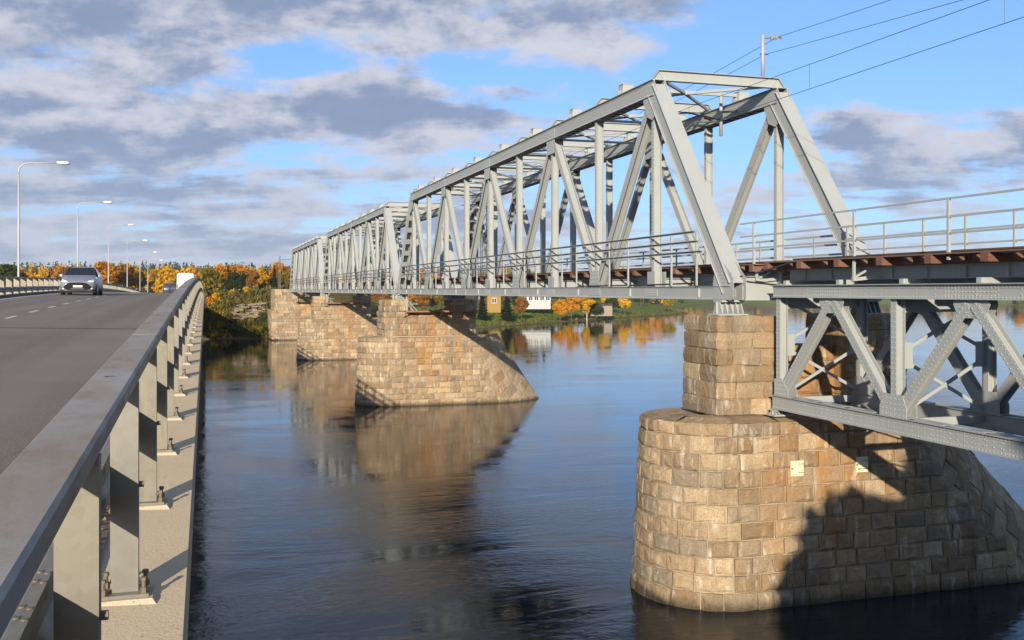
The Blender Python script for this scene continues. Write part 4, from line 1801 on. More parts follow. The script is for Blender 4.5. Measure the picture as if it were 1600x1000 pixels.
    # outrigger brackets that hold the railing
    for yy in (24.75, 17.0, 30.1):
        mb = MB()
        mb.beam((DA - .35, yy, 10.62), (DC - .9, yy, 10.72), .10, .10)
        mb.beam((DA - .30, yy, 10.66), (DA - .30, yy, 11.12), .08, .06, up=(0, 1, 0))
        mb.beam((DA - .26, yy, 10.7), (DA + .35, yy, 11.0), .06, .06)
        mb.build('outrigger', M['steel'], root)
    for X in (DA, DB):
        bearing(root, X, 29.15, 6.13, B0, .7, .5)
    RIV.build('rivets', M['steel'], root, kind='stuff')
    return root


deck = deck_truss()
# cable over the sleeper ends
mb = MB()
pts = []
for i in range(46):
    y = 3 + i * .55
    sag = abs(math.sin(math.pi * (y - 29.3) / 1.956)) ** .8
    pts.append((DC - 1.9 + .05 * math.sin(y * 1.3), y, 11.27 - .10 * sag * (.5 + .5 * math.sin(y * .7))))
pts += [(17.75, 28.2, 11.1), (17.4, 29.3, 10.85), (16.9, 30.6, 10.64), (16.72, 32.4, 10.56), (16.7, 36, 10.52), (16.7, 44, 10.5)]
mb.tube(pts, .032, 6)
tag(mb.build('cable', M['cable'], smooth=True, loc=(17.9, 25, 11.2)), 'black cable drooping over the sleeper ends beside the track', 'cable')

# inspection platforms hung in front of the piers
def platform(yc, label):
    yf = yc - 2.15
    root = thing('inspection_platform', label, 'platform', (20, yf, 8.4), 'inspection platforms under the truss')
    mb = MB()
    mb.span((16.95, yf - 1.05, 8.44), (23.6, yf - .03, 8.50))
    mb.span((16.95, yf - 1.05, 8.36), (23.6, yf - .98, 8.439))
    mb.build('platform_plate', M['rust'], root)
    for x in (17.0, 20.3, 23.5):
        mb = MB()
        mb.beam((x, yf - .1, 7.9), (x, yf - 1.0, 8.36), .07, .07)
        mb.build('bracket', M['steel'], root)
    for x in (17.05, 23.5):
        mb = MB()
        mb.span((x - .06, yf - 1.0, 8.5), (x + .06, yf - .88, 10.0))
        mb.build('hanger', M['steel'], root)
    mb = MB()
    for z in (9.1, 9.55):
        mb.beam((17.05, yf - .94, z), (23.5, yf - .94, z), .05, .05)
    for a, b in (((17.1, 9.5), (18.0, 8.5)), ((23.45, 9.5), (22.6, 8.5)), ((17.1, 9.1), (17.7, 8.5)), ((23.45, 9.1), (22.9, 8.5))):
        mb.beam((a[0], yf - .94, a[1]), (b[0], yf - .94, b[1]), .05, .06)
    r_ = mb.build('guard_rail', M['steel'], root)
    for x in (19.2, 21.4):
        mb = MB()
        mb.span((x - .025, yf - .965, 8.5), (x + .025, yf - .915, 9.55))
        mb.build('railing_post', M['steel'], r_)
    return root


platform(PY[1], 'rusty inspection platform with a rail hung on the middle pier')
platform(PY[2], 'inspection platform with a rail hung on the far pier')
platform(PY[3] - .9, 'inspection platform with a rail hung on the abutment')

# ------------------------------------------------------------------ overhead line
mast = thing('wire_mast', 'slim grey post carrying feeder wires on top of the nearest portal', 'post', (21.75, 35.9, 18.98))
mb = MB()
mb.tube([(21.75, 35.9, 18.98), (21.75, 35.9, 20.75)], .075, 10)
mb.build('pole', M['steel'], mast, True)
mb = MB()
mb.tube([(21.75, 35.9, 20.6), (22.15, 35.6, 20.6)], .02, 6)
mb.build('bracket', M['dark'], mast)
mb = MB()
for i in range(5):
    hexbolt(mb, (22.0 + i * .07, 35.7 - .06 * i, 20.60), .085 if i % 2 == 0 else .05, .05, 0, 10)
mb.build('insulator', M['steel'], mast)
mb = MB()
mb.tube([(21.62, 35.9, 19.95), (21.95, 35.82, 19.95)], .03, 6)
mb.build('bracket', M['dark'], mast)


def wire(name, label, pts, r=.014, group='overhead wires above the railway track'):
    mb = MB()
    mb.tube(pts, r, 5)
    return tag(mb.build(name, M['wire'], loc=pts[0], smooth=True), label, 'wire', group)


def sagline(p0, p1, sag, n=24):
    p0, p1 = Vector(p0), Vector(p1)
    return [tuple(p0.lerp(p1, i / n) - Vector((0, 0, sag * 4 * (i / n) * (1 - i / n)))) for i in range(n + 1)]


XW = XC
cw = thing('contact_wire', 'lowest overhead wire with droppers, entering the nearest portal from the right', 'wire', (XW, 30, 16.6), 'overhead wires above the railway track')
mb = MB()
mb.tube([(XW, -20, 17.22), (XW, 10, 17.22), (XW, 36, 17.2), (XW, 90, 17.2), (XW, 215, 17.2)], .0105, 5)
mb.build('conductor', M['wire'], cw)


def mess_z(y):
    t = ((y + 20) % 58) / 58
    return 18.15 - 4 * .22 * t * (1 - t)


mess_pts = [(XW, y, mess_z(y)) for y in np.arange(-20, 212, 3.0)]
wire('messenger_wire', 'overhead wire directly above the contact wire, passing under the portal strut', mess_pts, .0105)
for y in (20.9, 29.6, 38.5, 47.5, 56, 65, 74, 83, 12.0):
    mb = MB()
    mb.tube([(XW, y, 17.2), (XW, y, mess_z(y) + .0)], .008, 4)
    mb.build('dropper', M['wire'], cw)


def px_on_x(px, py, X):
    rx, rz = (px - 800) / F_PX, (454 - py) / F_PX
    a = rx * math.cos(YAW) + math.sin(YAW)
    b = math.cos(YAW) - rx * math.sin(YAW)
    t = X / a
    return (X, b * t, EYE + rz * t)


# feeder wires: towards the camera they climb out of the frame, on the far side they run over the bridge
for nm, lab, pin, e, back in (('feeder_wire', 'topmost overhead wire, fixed to the insulator on the mast', (22.2, 35.5, 20.6), px_on_x(1385, 0, 23.4), px_on_x(1045, 144, 21.8)),
                              ('feeder_wire', 'overhead wire fixed halfway up the mast on the portal', (21.85, 35.85, 19.95), px_on_x(1495, 0, 22.4), px_on_x(1050, 152, 21.6))):
    pin = Vector(pin)
    e = Vector(e)
    far_end = Vector((back[0], 96, 19.15))
    out = e + (e - pin) * 1.6
    pts = sagline(out, pin, .05, 10)[:-1] + sagline(pin, far_end, .75, 22)
    wire(nm, lab, pts, .0105)

# drop post and registration arms inside the first bay
dp = thing('catenary_bracket', 'grey drop post with registration arms hanging inside the nearest portal', 'bracket', (21.5, 38.9, 17.1))
mb = MB()
mb.tube([(21.5, 38.9, 17.05), (21.5, 38.9, 19.0)], .075, 10)
mb.build('drop_post', M['steel'], dp, True)
for (a, b, r_) in (((21.5, 38.9, 17.75), (19.75, 38.9, 18.0), .035), ((21.5, 38.9, 17.65), (20.2, 38.9, 17.6), .03), ((21.5, 38.9, 18.1), (22.5, 38.9, 18.2), .05),
                   ((20.2, 38.9, 17.6), (19.7, 38.9, 17.2), .02)):
    mb = MB()
    mb.tube([a, b], r_, 8)
    mb.build('arm', M['dark'], dp)
mb = MB()
mb.tube([(21.0, 38.9, 17.78), (20.7, 38.9, 17.83)], .08, 10)
mb.build('insulator', M['rust'], dp)

fb = thing('catenary_bracket', 'dark latticed catenary bracket deep inside the nearest truss span', 'bracket', (21.9, 77.9, 11.2))
mb = MB()
for dx, dy in ((-.25, -.25), (.25, -.25), (.25, .25), (-.25, .25)):
    mb.beam((21.6 + dx, 77.9 + dy, 11.2), (21.6 + dx, 77.9 + dy, 19.2), .07, .07, up=(0, 1, 0))
for i in range(12):
    z = 11.4 + i * .65
    s = 1 if i % 2 else -1
    for dy in (-.25, .25):
        mb.beam((21.35, 77.9 + dy, z), (21.85, 77.9 + dy, z + .6), .04, .04, up=(0, 1, 0))
mb.build('lattice_mast', M['dark'], fb)
for z in (17.9, 17.3, 18.4):
    mb = MB()
    mb.tube([(21.6, 77.6, z), (19.6, 77.6, z - .15)], .035, 6)
    mb.build('arm', M['dark'], fb)
# masts beyond the bridge
for X_, Y_, lab in ((16.0, 232, 'slim lattice railway mast on the embankment beyond the bridge end'), (24.4, 238, 'second railway mast beyond the bridge end')):
    t = thing('railway_mast', lab, 'mast', (X_, Y_, 10))
    mb = MB()
    for dx, dy in ((-.2, -.2), (.2, -.2), (.2, .2), (-.2, .2)):
        mb.beam((X_ + dx, Y_ + dy, 9.5), (X_ + dx * .5, Y_ + dy * .5, 18.2), .08, .08, up=(0, 1, 0))
    for i in range(10):
        z = 10 + i * .8
        mb.beam((X_ - .2, Y_ - .2, z), (X_ + .2, Y_ - .2, z + .7), .05, .05, up=(0, 1, 0))
    mb.build('lattice_mast', M['dark'], t)
    mb = MB()
    mb.tube([(X_, Y_, 17.3), (19.7, Y_, 17.5)], .05, 6)
    mb.build('arm', M['dark'], t)

# ------------------------------------------------------------------ vehicles
def car_body(length=3.94, w=.86, roof=1.48):
    """sections of a hatchback from nose (y=0) to tail; each ring goes round from the left sill over the roof"""
    st = [  # y, half width, z bottom, z shoulder, top half width, z top
        (0.00, .55, .30, .52, .48, .60), (.05, .70, .22, .56, .60, .68), (.18, .80, .20, .63, .66, .77), (.45, .845, .20, .72, .70, .86),
        (.95, .86, .20, .84, .72, .96), (1.22, .865, .20, .90, .70, 1.03), (1.80, .87, .20, .93, .60, 1.42), (2.25, .87, .20, .95, .575, roof),
        (2.85, .87, .20, .97, .57, roof - .02), (3.40, .86, .20, 1.0, .55, roof - .12), (3.66, .85, .21, 1.0, .60, 1.20), (3.86, .80, .26, .93, .62, .98), (3.94, .66, .38, .80, .52, .86)]
    rings = []
    for y, hw, z0, zs, tw, zt in st:
        prof = [(hw * .86, z0), (hw * .985, z0 + .10), (hw, z0 + .28 if zs - z0 > .4 else (z0 + zs) / 2), (hw * .985, zs - .03), (hw * .94, zs + .02), (tw, zt - .05), (tw * .86, zt - .008), (tw * .4, zt + .012)]
        ring = [(-x, y, z) for x, z in prof] + [(x, y, z) for x, z in prof[::-1]]
        rings.append(ring)
    return rings


def wheel(root, x, y, r, w, side):
    mb = MB()
    rings = []
    for dx, rr in ((-w / 2, r * .7), (-w / 2, r * .93), (-w * .35, r), (w * .35, r), (w / 2, r * .93), (w / 2, r * .7)):
        rings.append([(x + dx, y + math.cos(a) * rr, r + math.sin(a) * rr) for a in np.linspace(0, 2 * math.pi, 20, endpoint=False)])
    mb.loft(rings)
    wh = mb.build('wheel', M['tyre'], root, True)
    mb = MB()
    for k in range(5):
        a = k * 2 * math.pi / 5
        mb.beam((x + side * (w / 2 + .004), y, r), (x + side * (w / 2 + .004), y + math.cos(a) * r * .66, r + math.sin(a) * r * .66), .02, .085, up=(0, -math.sin(a), math.cos(a)))
    for k in range(20):
        a, b = k * math.pi / 10, (k + 1) * math.pi / 10
        mb.beam((x + side * (w / 2 + .006), y + math.cos(a) * r * .66, r + math.sin(a) * r * .66), (x + side * (w / 2 + .006), y + math.cos(b) * r * .66, r + math.sin(b) * r * .66), .03, .03, up=(1, 0, 0))
    mb.build('rim', M['rim'], wh)


def hatchback(label, paint, loc, rz, group='cars on the road bridge'):
    root = thing('car', label, 'car', (0, 0, 0), group)
    mb = MB()
    mb.loft(car_body())
    mb.build('body', M[paint], root, True)
    # glass: windscreen, side windows, rear window, set 6 mm proud
    mb = MB()
    mb.loft([[(-.74, 1.19, 1.015), (.74, 1.19, 1.015)], [(-.70, 1.45, 1.19), (.70, 1.45, 1.19)], [(-.62, 1.78, 1.405), (.62, 1.78, 1.405)]], False, False)
    mb.v = [(x, y - .035, z + .022 if abs(x) < 9 else z) for x, y, z in mb.v]
    gl = mb.build('windscreen', M['glass'], root)
    mb = MB()
    for sx in (-1, 1):
        mb.add([(sx * .835, 1.55, .985), (sx * .84, 3.25, 1.035), (sx * .62, 3.1, 1.34), (sx * .605, 2.3, 1.43), (sx * .66, 1.85, 1.36)], [(0, 1, 2, 3, 4) if sx > 0 else (4, 3, 2, 1, 0)])
    mb.build('side_window', M['glass'], root)
    mb = MB()
    mb.add([(-.58, 3.45, 1.345), (.58, 3.45, 1.345), (.62, 3.70, 1.16), (-.62, 3.70, 1.16)], [(0, 1, 2, 3)])
    mb.build('rear_window', M['glass'], root)
    # front: wide dark grille narrowing upwards, plate, lights, fog lamps
    mb = MB()
    gx_ = [-.66, -.56, -.44, -.30, -.1, .1, .30, .44, .56, .66]
    gt = [.42, .52, .60, .635, .64, .64, .635, .60, .52, .42]
    gb_ = [.39, .31, .27, .262, .26, .26, .262, .27, .31, .39]
    gy_ = [-.028 + .30 * max(0, abs(x) - .42) ** 1.3 for x in gx_]
    mb.loft([[(x, y, z) for x, y, z in zip(gx_, gy_, gb_)], [(x, y - .006, z) for x, y, z in zip(gx_, gy_, gt)]], False, False)
    mb.loft([[(x, y, z) for x, y, z in zip(gx_, gy_, gt)], [(x, y + .10, z) for x, y, z in zip(gx_, gy_, gt)]], False, False)
    gr = mb.build('grille', M['blackplastic'], root)
    mb = MB()
    mb.box((.02, -.042, .45), (.44, .012, .10))
    mb.build('number_plate', M['plate'], root)
    mb = MB()
    mb.box((0, -.035, .325), (.62, .014, .04))
    mb.build('lower_grille', M['dark'], gr)
    mb = MB()
    mb.tube([(-.05, .03, .655), (-.025, .02, .675), (.025, .02, .675), (.05, .03, .655), (.025, .015, .635), (-.025, .015, .635), (-.05, .03, .655)], .012, 6)
    mb.build('badge', M['rim'], root)
    for sx in (-1, 1):
        mb = MB()
        a = [(.45, .035, .665), (.62, .05, .645), (.77, .20, .67), (.745, .34, .80), (.65, .20, .775), (.52, .10, .735)]
        mb.loft([[(sx * x, y - .022, z) for x, y, z in a], [(sx * x * .98, y + .07, z) for x, y, z in a]])
        mb.build('headlight', M['lens'], root)
        mb = MB()
        mb.loft([[(sx * .60, .045, .33), (sx * .745, .10, .36), (sx * .735, .11, .47), (sx * .66, .06, .42)], [(sx * .60, .13, .33), (sx * .73, .18, .36), (sx * .72, .18, .47), (sx * .66, .13, .42)]])
        fl = mb.build('bumper_vent', M['blackplastic'], root)
        mb = MB()
        mb.box((sx * .665, .045, .34), (.075, .03, .05))
        mb.build('fog_lamp', M['lens'], fl)
        mb = MB()
        mb.loft([[(sx * x, y, z) for x, y, z in q] for q in
                 (((.83, 1.42, .96), (.83, 1.52, .96), (.83, 1.52, 1.02), (.83, 1.42, 1.02)), ((.90, 1.40, .955), (.90, 1.55, .955), (.90, 1.55, 1.09), (.90, 1.40, 1.08)),
                  ((1.01, 1.42, .97), (1.01, 1.54, .97), (1.01, 1.54, 1.08), (1.01, 1.42, 1.07)))])
        mb.build('wing_mirror', M[paint], root)
        wheel(root, sx * .76, .74, .315, .2, sx)
        wheel(root, sx * .76, 3.28, .315, .2, sx)
        mb = MB()
        mb.add([(sx * .80, 3.90, .72), (sx * .50, 3.955, .74), (sx * .50, 3.93, .88), (sx * .81, 3.80, .93)], [(0, 1, 2, 3) if sx < 0 else (3, 2, 1, 0)])
        mb.build('tail_light', M['red'], root)
    mb = MB()
    mb.span((-.80, .10, .13), (.80, 3.8, .24))
    mb.build('underbody', M['blackplastic'], root)
    root.location = loc
    root.rotation_euler = (0, 0, rz)
    return root


def road_at(x, y):
    return float(rail_z(y)) + pave(x)


hatchback('grey blue hatchback driving towards the camera in the left lane', 'carpaint', (-6.2, 54.4, road_at(-6.2, 55)), 0)
hatchback('dark car half hidden beside the white van near the crest', 'darkcar', (-4.15, 131.0, road_at(-4, 129)), math.pi)


def van(loc):
    root = thing('van', 'white high roofed van driving away over the crest of the road bridge', 'van', (0, 0, 0))
    st = [(0, .90, .45, .80, 2.35), (.06, .97, .35, .86, 2.5), (.5, 1.0, .30, .88, 2.58), (3.2, 1.0, .30, .88, 2.58), (3.9, .99, .30, .80, 2.35), (4.6, .97, .30, .72, 1.45), (5.2, .93, .32, .62, 1.2), (5.35, .85, .4, .55, 1.0)]
    mb = MB()
    rings = []
    for y, hw, z0, tw, zt in st:
        prof = [(hw * .9, z0), (hw, z0 + .15), (hw, min(1.1, zt - .2)), (hw * .985, zt * .72), (tw + .06, zt - .14), (tw - .03, zt - .02), (tw * .5, zt)]
        rings.append([(-x, y, z) for x, z in prof] + [(x, y, z) for x, z in prof[::-1]])
    mb.loft(rings)
    b = mb.build('body', M['white'], root, True)
    mb = MB()
    for sx in (-1, 1):
        mb.box((sx * .42, -.012, 1.75), (.66, .03, .62))
    mb.build('rear_window', M['white'], root)
    mb = MB()
    mb.box((0, -.01, 1.35), (.012, .03, 1.9))
    mb.build('door_gap', M['blackplastic'], root)
    for sx in (-1, 1):
        mb = MB()
        mb.box((sx * .90, -.005, 1.05), (.10, .06, .42))
        mb.build('tail_light', M['red'], root)
        wheel(root, sx * .88, 1.0, .34, .22, sx)
        wheel(root, sx * .88, 4.3, .34, .22, sx)
    mb = MB()
    mb.box((0, -.03, .48), (1.9, .12, .2))
    mb.build('bumper', M['blackplastic'], root)
    mb = MB()
    mb.box((0, -.02, .78), (.5, .02, .11))
    mb.build('number_plate', M['plate'], root)
    root.location = loc
    return root


van((-2.3, 122.5, road_at(-2.3, 125)))

# ------------------------------------------------------------------ vegetation
def leaf_cloud(n, lobes, size, seed, droop=0., flat=.0):
    """n leaf clumps spread through ellipsoid lobes [(cx, cy, cz, rx, ry, rz)]; returns an MB of quads"""
    r_ = np.random.default_rng(seed)
    L = np.array(lobes, float)
    vol = L[:, 3] * L[:, 4] * L[:, 5]
    pick = r_.choice(len(L), n, p=vol / vol.sum())
    d = r_.normal(size=(n, 3))
    d /= np.linalg.norm(d, axis=1)[:, None]
    rad = r_.random(n) ** .42
    c = L[pick, :3] + d * L[pick, 3:6] * rad[:, None]
    nn = d * .7 + r_.normal(size=(n, 3)) * .7
    nn /= np.linalg.norm(nn, axis=1)[:, None]
    a = np.cross(nn, r_.normal(size=(n, 3)))
    a /= np.linalg.norm(a, axis=1)[:, None]
    b = np.cross(nn, a)
    s = size * (.55 + .9 * r_.random(n))[:, None]
    e = (.5 + .4 * r_.random(n))[:, None]
    q = np.stack([c - a * s, c - b * s * e + nn * s * .15, c + a * s, c + b * s * e - nn * s * .1], 1)
    mb = MB()
    mb.v = [tuple(p) for p in q.reshape(-1, 3).tolist()]
    mb.f = [(4 * i, 4 * i + 1, 4 * i + 2, 4 * i + 3) for i in range(n)]
    return mb


def broad_tree(kind, H, Wd, seed, bark='bark', n=1500, size=.42, slim=False):
    rr = random.Random(seed)
    lobes = []
    if slim:
        for i in range(9):
            t = i / 8
            z = H * (.28 + .68 * t)
            w = Wd * (.5 - abs(t - .38) * .62) * rr.uniform(.8, 1.15)
            lobes.append((rr.uniform(-.25, .25) * Wd, rr.uniform(-.25, .25) * Wd, z, max(w, .35), max(w, .35), H * .09))
    else:
        lobes.append((0, 0, H * .58, Wd * .33, Wd * .33, H * .28))
        for i in range(11):
            a = i * 2.4 + rr.random()
            z = H * rr.uniform(.34, .86)
            k = math.sqrt(max(.05, 1 - ((z / H - .55) / .42) ** 2))
            rad = Wd * .36 * k * rr.uniform(.6, 1.1)
            w = Wd * rr.uniform(.14, .22)
            lobes.append((math.cos(a) * rad, math.sin(a) * rad, z, w, w, w * rr.uniform(.8, 1.3)))
        lobes.append((rr.uniform(-.4, .4), rr.uniform(-.4, .4), H * .88, Wd * .17, Wd * .17, H * .12))
    crown = leaf_cloud(n, lobes, size, seed)
    tr = MB()
    lean = rr.uniform(-.02, .02) * H
    tr.tube([(0, 0, -.6), (0, 0, H * .1), (lean * .4, 0, H * .35), (lean, 0, H * .62), (lean, .1, H * .88)], [H * .022, H * .017, H * .013, H * .008, .02], 7)
    for i in range(7):
        z = H * (.26 + .08 * i)
        a = i * 2.1 + rr.random()
        L = Wd * .36 * (1 - i * .07)
        tr.tube([(lean * .5, 0, z), (math.cos(a) * L * .55, math.sin(a) * L * .55, z + L * .35), (math.cos(a) * L, math.sin(a) * L, z + L * .75)], [H * .006, H * .004, .012], 5)
    return (crown.mesh('crown', LEAF[kind]), tr.mesh('trunk', M[bark]))


def spruce_tree(H, Wd, seed, n=1700):
    r_ = np.random.default_rng(seed)
    t = 1 - np.sqrt(r_.random(n))          # more needles low down
    z = H * (.08 + .92 * t)
    layer = .75 + .25 * np.sin(z * 4.4)
    rad = Wd / 2 * (1 - t) ** .85 * layer * (.35 + .65 * r_.random(n) ** .5)
    a = r_.random(n) * 2 * np.pi
    c = np.stack([np.cos(a) * rad, np.sin(a) * rad, z - rad * .28], 1)
    o = np.stack([np.cos(a), np.sin(a), np.full(n, -.35)], 1)
    side = np.stack([-np.sin(a), np.cos(a), r_.normal(size=n) * .3], 1)
    s = (.28 + .28 * r_.random(n))[:, None] * max(1, H / 12)
    q = np.stack([c - o * s, c - side * s * .45, c + o * s, c + side * s * .45], 1)
    mb = MB()
    mb.v = [tuple(p) for p in q.reshape(-1, 3).tolist()]
    mb.f = [(4 * i, 4 * i + 1, 4 * i + 2, 4 * i + 3) for i in range(n)]
    tr = MB()
    tr.tube([(0, 0, -.6), (0, 0, H * .5), (0, 0, H * .98)], [H * .018, H * .011, .02], 7)
    return (mb.mesh('crown', LEAF['spruce']), tr.mesh('trunk', M['bark']))


KIND = {}
for i, (k, kw) in enumerate({
    'yellow': dict(kind='yellow', H=13, Wd=7.5), 'yellow_slim': dict(kind='yellow', H=14, Wd=5.2, slim=True, bark='birchbark'),
    'orange': dict(kind='orange', H=12.5, Wd=8), 'orange_slim': dict(kind='orange', H=13, Wd=5, slim=True),
    'rust': dict(kind='rust', H=11, Wd=7.5), 'olive': dict(kind='olive', H=11, Wd=8), 'olive_slim': dict(kind='olive', H=13, Wd=5.5, slim=True, bark='birchbark'),
    'green': dict(kind='green', H=10, Wd=9.5, n=2400, size=.4)}.items()):
    KIND[k] = [broad_tree(seed=100 + i * 3 + j, **kw) for j in range(2)]
KIND['dense'] = [broad_tree('green', 12, 11, 77 + j, n=6500, size=.5) for j in range(2)]
KIND['spruce'] = [spruce_tree(14, 6.0, 7), spruce_tree(15, 5.2, 9)]
NAME = {'yellow': 'birch_tree', 'yellow_slim': 'birch_tree', 'orange': 'aspen_tree', 'orange_slim': 'aspen_tree', 'rust': 'rowan_tree', 'olive': 'willow_tree', 'olive_slim': 'birch_tree',
        'green': 'broadleaf_tree', 'dense': 'broadleaf_tree', 'spruce': 'spruce_tree'}
NH = {'yellow': 13, 'yellow_slim': 14, 'orange': 12.5, 'orange_slim': 13, 'rust': 11, 'olive': 11, 'olive_slim': 13, 'green': 10, 'dense': 12, 'spruce': 14.5}


def tree(kind, x, y, h=None, label=None, group=None, z=None, wide=1.0):
    v = random.choice(KIND[kind])
    root = thing(NAME[kind], label, 'tree', (x, y, ground_z(x, y) - .1 if z is None else z), group)
    for nm, me in (('crown', v[0]), ('trunk', v[1])):
        o = bpy.data.objects.new(nm, me)
        COL.objects.link(o)
        o.parent = root
    s = (h or NH[kind]) / NH[kind]
    root.scale = (s * wide, s * wide, s)
    root.rotation_euler = (0, 0, random.random() * 6.28)
    return root


def tree_px(kind, px, top, d, label=None, group=None, wide=1.0):
    """tree whose top shows at photo height top, at forward distance d"""
    w = ray_at(px, d, py=top)
    gz = ground_z(w.x, w.y)
    return tree(kind, w.x, w.y, max(3., w.z - gz), label, group, wide=wide)


GW = 'autumn trees beyond the road bridge'
# singled-out trees, left to right
tree_px('green', 14, 412, 235, 'dark green round tree behind the far left railing', wide=1.1)
tree_px('orange', 165, 407, 250, 'big bright orange tree right of the grey car', wide=1.25)
tree_px('rust', 193, 411, 262, 'large rust brown tree behind the third street lamp', wide=1.25)
tree_px('yellow', 262, 414, 262, 'big yellow tree left of the white van', wide=1.2)
tree_px('yellow', 211, 418, 268, 'yellow tree behind the fourth street lamp')
tree_px('olive', 322, 414, 262, 'olive and yellow tree just right of the near railing')
tree_px('orange', 343, 411, 268, 'orange tree left of the dark spruce by the bank', wide=1.0)
tree_px('spruce', 357, 413, 275, 'dark pointed spruce between the orange tree and the round bush', wide=.8)
tree_px('rust', 364, 424, 252, 'reddish tree against the dark round tree on the bank')
tree_px('green', 370, 425, 233, 'dark green round tree on top of the bank left of the abutment', wide=1.15)
tree_px('yellow', 409, 414, 268, 'bright yellow tree on the bank, left of the orange one by the abutment', wide=1.1)
tree_px('orange', 434, 408, 272, 'tall orange tree directly left of the farthest truss', wide=1.1)
kinds = ['yellow', 'orange', 'rust', 'yellow_slim', 'olive', 'orange_slim', 'spruce', 'olive_slim']
ORD = ['leftmost', 'second', 'third', 'fourth', 'fifth', 'sixth', 'seventh', 'eighth', 'ninth', 'tenth', 'eleventh', 'twelfth', 'thirteenth', 'fourteenth', 'fifteenth',
       'sixteenth', 'seventeenth', 'eighteenth', 'nineteenth', 'twentieth']
FAM = {}


def place_word(px):
    for lim, w in ((31, 'left of the first street lamp'), (98, 'between the first lamp and the grey car'), (160, 'behind the grey car'), (205, 'between the third and fourth lamps'),
                   (245, 'behind the fifth lamp'), (296, 'behind the white van'), (330, 'right of the white van'), (385, 'above the shaded bank'), (480, 'beside the bridge abutment'),
                   (640, 'below the farthest spans'), (860, 'behind the middle pier'), (1080, 'beyond the grassy bank'), (9999, 'on the wooded point at right')):
        if px < lim:
            return w


def family(o, px, noun, row):
    FAM.setdefault((noun, row, place_word(px)), []).append((px, o))


def order_labels():
    for (noun, row, where), L in FAM.items():
        L.sort(key=lambda t: t[0])
        for i, (px_, o) in enumerate(L):
            if len(L) == 1:
                o['label'] = f'{noun} {row} {where}'
            else:
                o['label'] = f'{ORD[min(i, 19)]} {noun} {row} {where}' if i == 0 else f'{ORD[min(i, 19)]} {noun} from left {row} {where}'


NOUN = {'yellow': 'yellow birch', 'yellow_slim': 'slender yellow birch', 'orange': 'orange aspen', 'orange_slim': 'slender orange aspen', 'rust': 'rust brown rowan', 'olive': 'olive willow',
        'olive_slim': 'slender olive birch', 'spruce': 'dark spruce', 'green': 'green tree'}
LB = {'yellow': 'yellow birch in the autumn wood beyond the road', 'yellow_slim': 'slender yellow birch in the autumn wood beyond the road', 'orange': 'orange aspen in the autumn wood beyond the road',
      'orange_slim': 'slender orange aspen in the autumn wood beyond the road', 'rust': 'rust brown rowan in the autumn wood beyond the road', 'olive': 'olive green willow in the autumn wood beyond the road',
      'olive_slim': 'slender olive birch in the autumn wood beyond the road', 'spruce': 'dark spruce in the autumn wood beyond the road'}
rt = random.Random(5)
px = -22.0
while px < 470:
    k = rt.choices(kinds, [3.2, 3.6, 2.6, 2.4, 1.6, 2.2, 2.2, 1.5])[0]
    d = rt.uniform(262, 330)
    tp = rt.uniform(416, 430) if px < 300 else rt.uniform(412, 426)
    family(tree_px(k, px, tp, d, LB[k], k.replace('_', ' ') + ' trees of the wood beyond the road'), px, NOUN[k], 'in front')
    px += rt.uniform(5.0, 9.5)
px = -22.0
while px < 470:
    k = rt.choices(kinds, [2.6, 2.4, 2.4, 2.6, 1.6, 2, 2.5, 2])[0]
    family(tree_px(k, px, rt.uniform(415, 424), rt.uniform(350, 430), LB[k], k.replace('_', ' ') + ' trees of the wood beyond the road'), px, NOUN[k], 'farther back')
    px += rt.uniform(6.5, 11)
# trees seen through and under the railway bridge
for k, px, tp, d, lab in (('spruce', 754, 458, 296, 'dark spruce left of the yellow house, seen under the girder'), ('spruce', 792, 456, 305, 'dark spruce right of the yellow house, seen under the girder'),
                          ('orange', 875, 466, 322, 'small orange tree on the river bank under the girder'), ('orange', 893, 455, 335, 'taller orange tree behind the small one on the bank'),
                          ('yellow_slim', 917, 448, 345, 'white stemmed birch on the bank under the girder'), ('yellow', 975, 452, 385, 'yellow birch by the shed on the bank'),
                          ('green', 957, 462, 395, 'green bush tree behind the shed'), ('olive', 1045, 455, 430, 'olive tree at the tip of the grassy bank'),
                          ('rust', 815, 462, 312, 'dark rust shrub beside the white house'), 
                          ('rust', 585, 452, 300, 'rust tree seen below the second truss'), ('rust', 600, 455, 290, 'rust tree seen left of the middle pier'), ('orange', 568, 452, 310, 'orange tree seen below the second truss'),
                          ('rust', 660, 452, 300, 'brown tree seen above the rusty platform'), ('olive', 680, 450, 310, 'olive tree seen above the rusty platform'), ('spruce', 705, 447, 300, 'dark spruce seen above the rusty platform'),
                          ('orange', 640, 440, 330, 'orange tree behind the end of the nearest span'), ('spruce', 722, 450, 310, 'dark spruce behind the rusty platform'),
                          ('green', 930, 470, 350, 'dark green shrub on the river bank below the birch')):
    tree_px(k, px, tp, d, lab, wide=1.5 if k == 'spruce' else 1.0)
gr2 = random.Random(21)
for i in range(62):
    px = gr2.uniform(480, 1075)
    d = gr2.uniform(370, 640) if px < 960 else gr2.uniform(470, 720)
    k = gr2.choices(['yellow', 'orange', 'rust', 'spruce', 'olive', 'yellow_slim'], [3, 4, 2, 4, 2, 2])[0]
    t_ = tree_px(k, px, gr2.uniform(414, 437), d, {'yellow': 'yellow birch among the houses across the river', 'yellow_slim': 'slender yellow birch among the houses across the river', 'orange': 'orange tree among the houses across the river',
            'rust': 'rust brown tree among the houses across the river', 'spruce': 'dark spruce among the houses across the river', 'olive': 'olive tree among the houses across the river'}[k], k.replace('_', ' ') + ' trees across the river')
    family(t_, px, NOUN[k], 'among far houses')
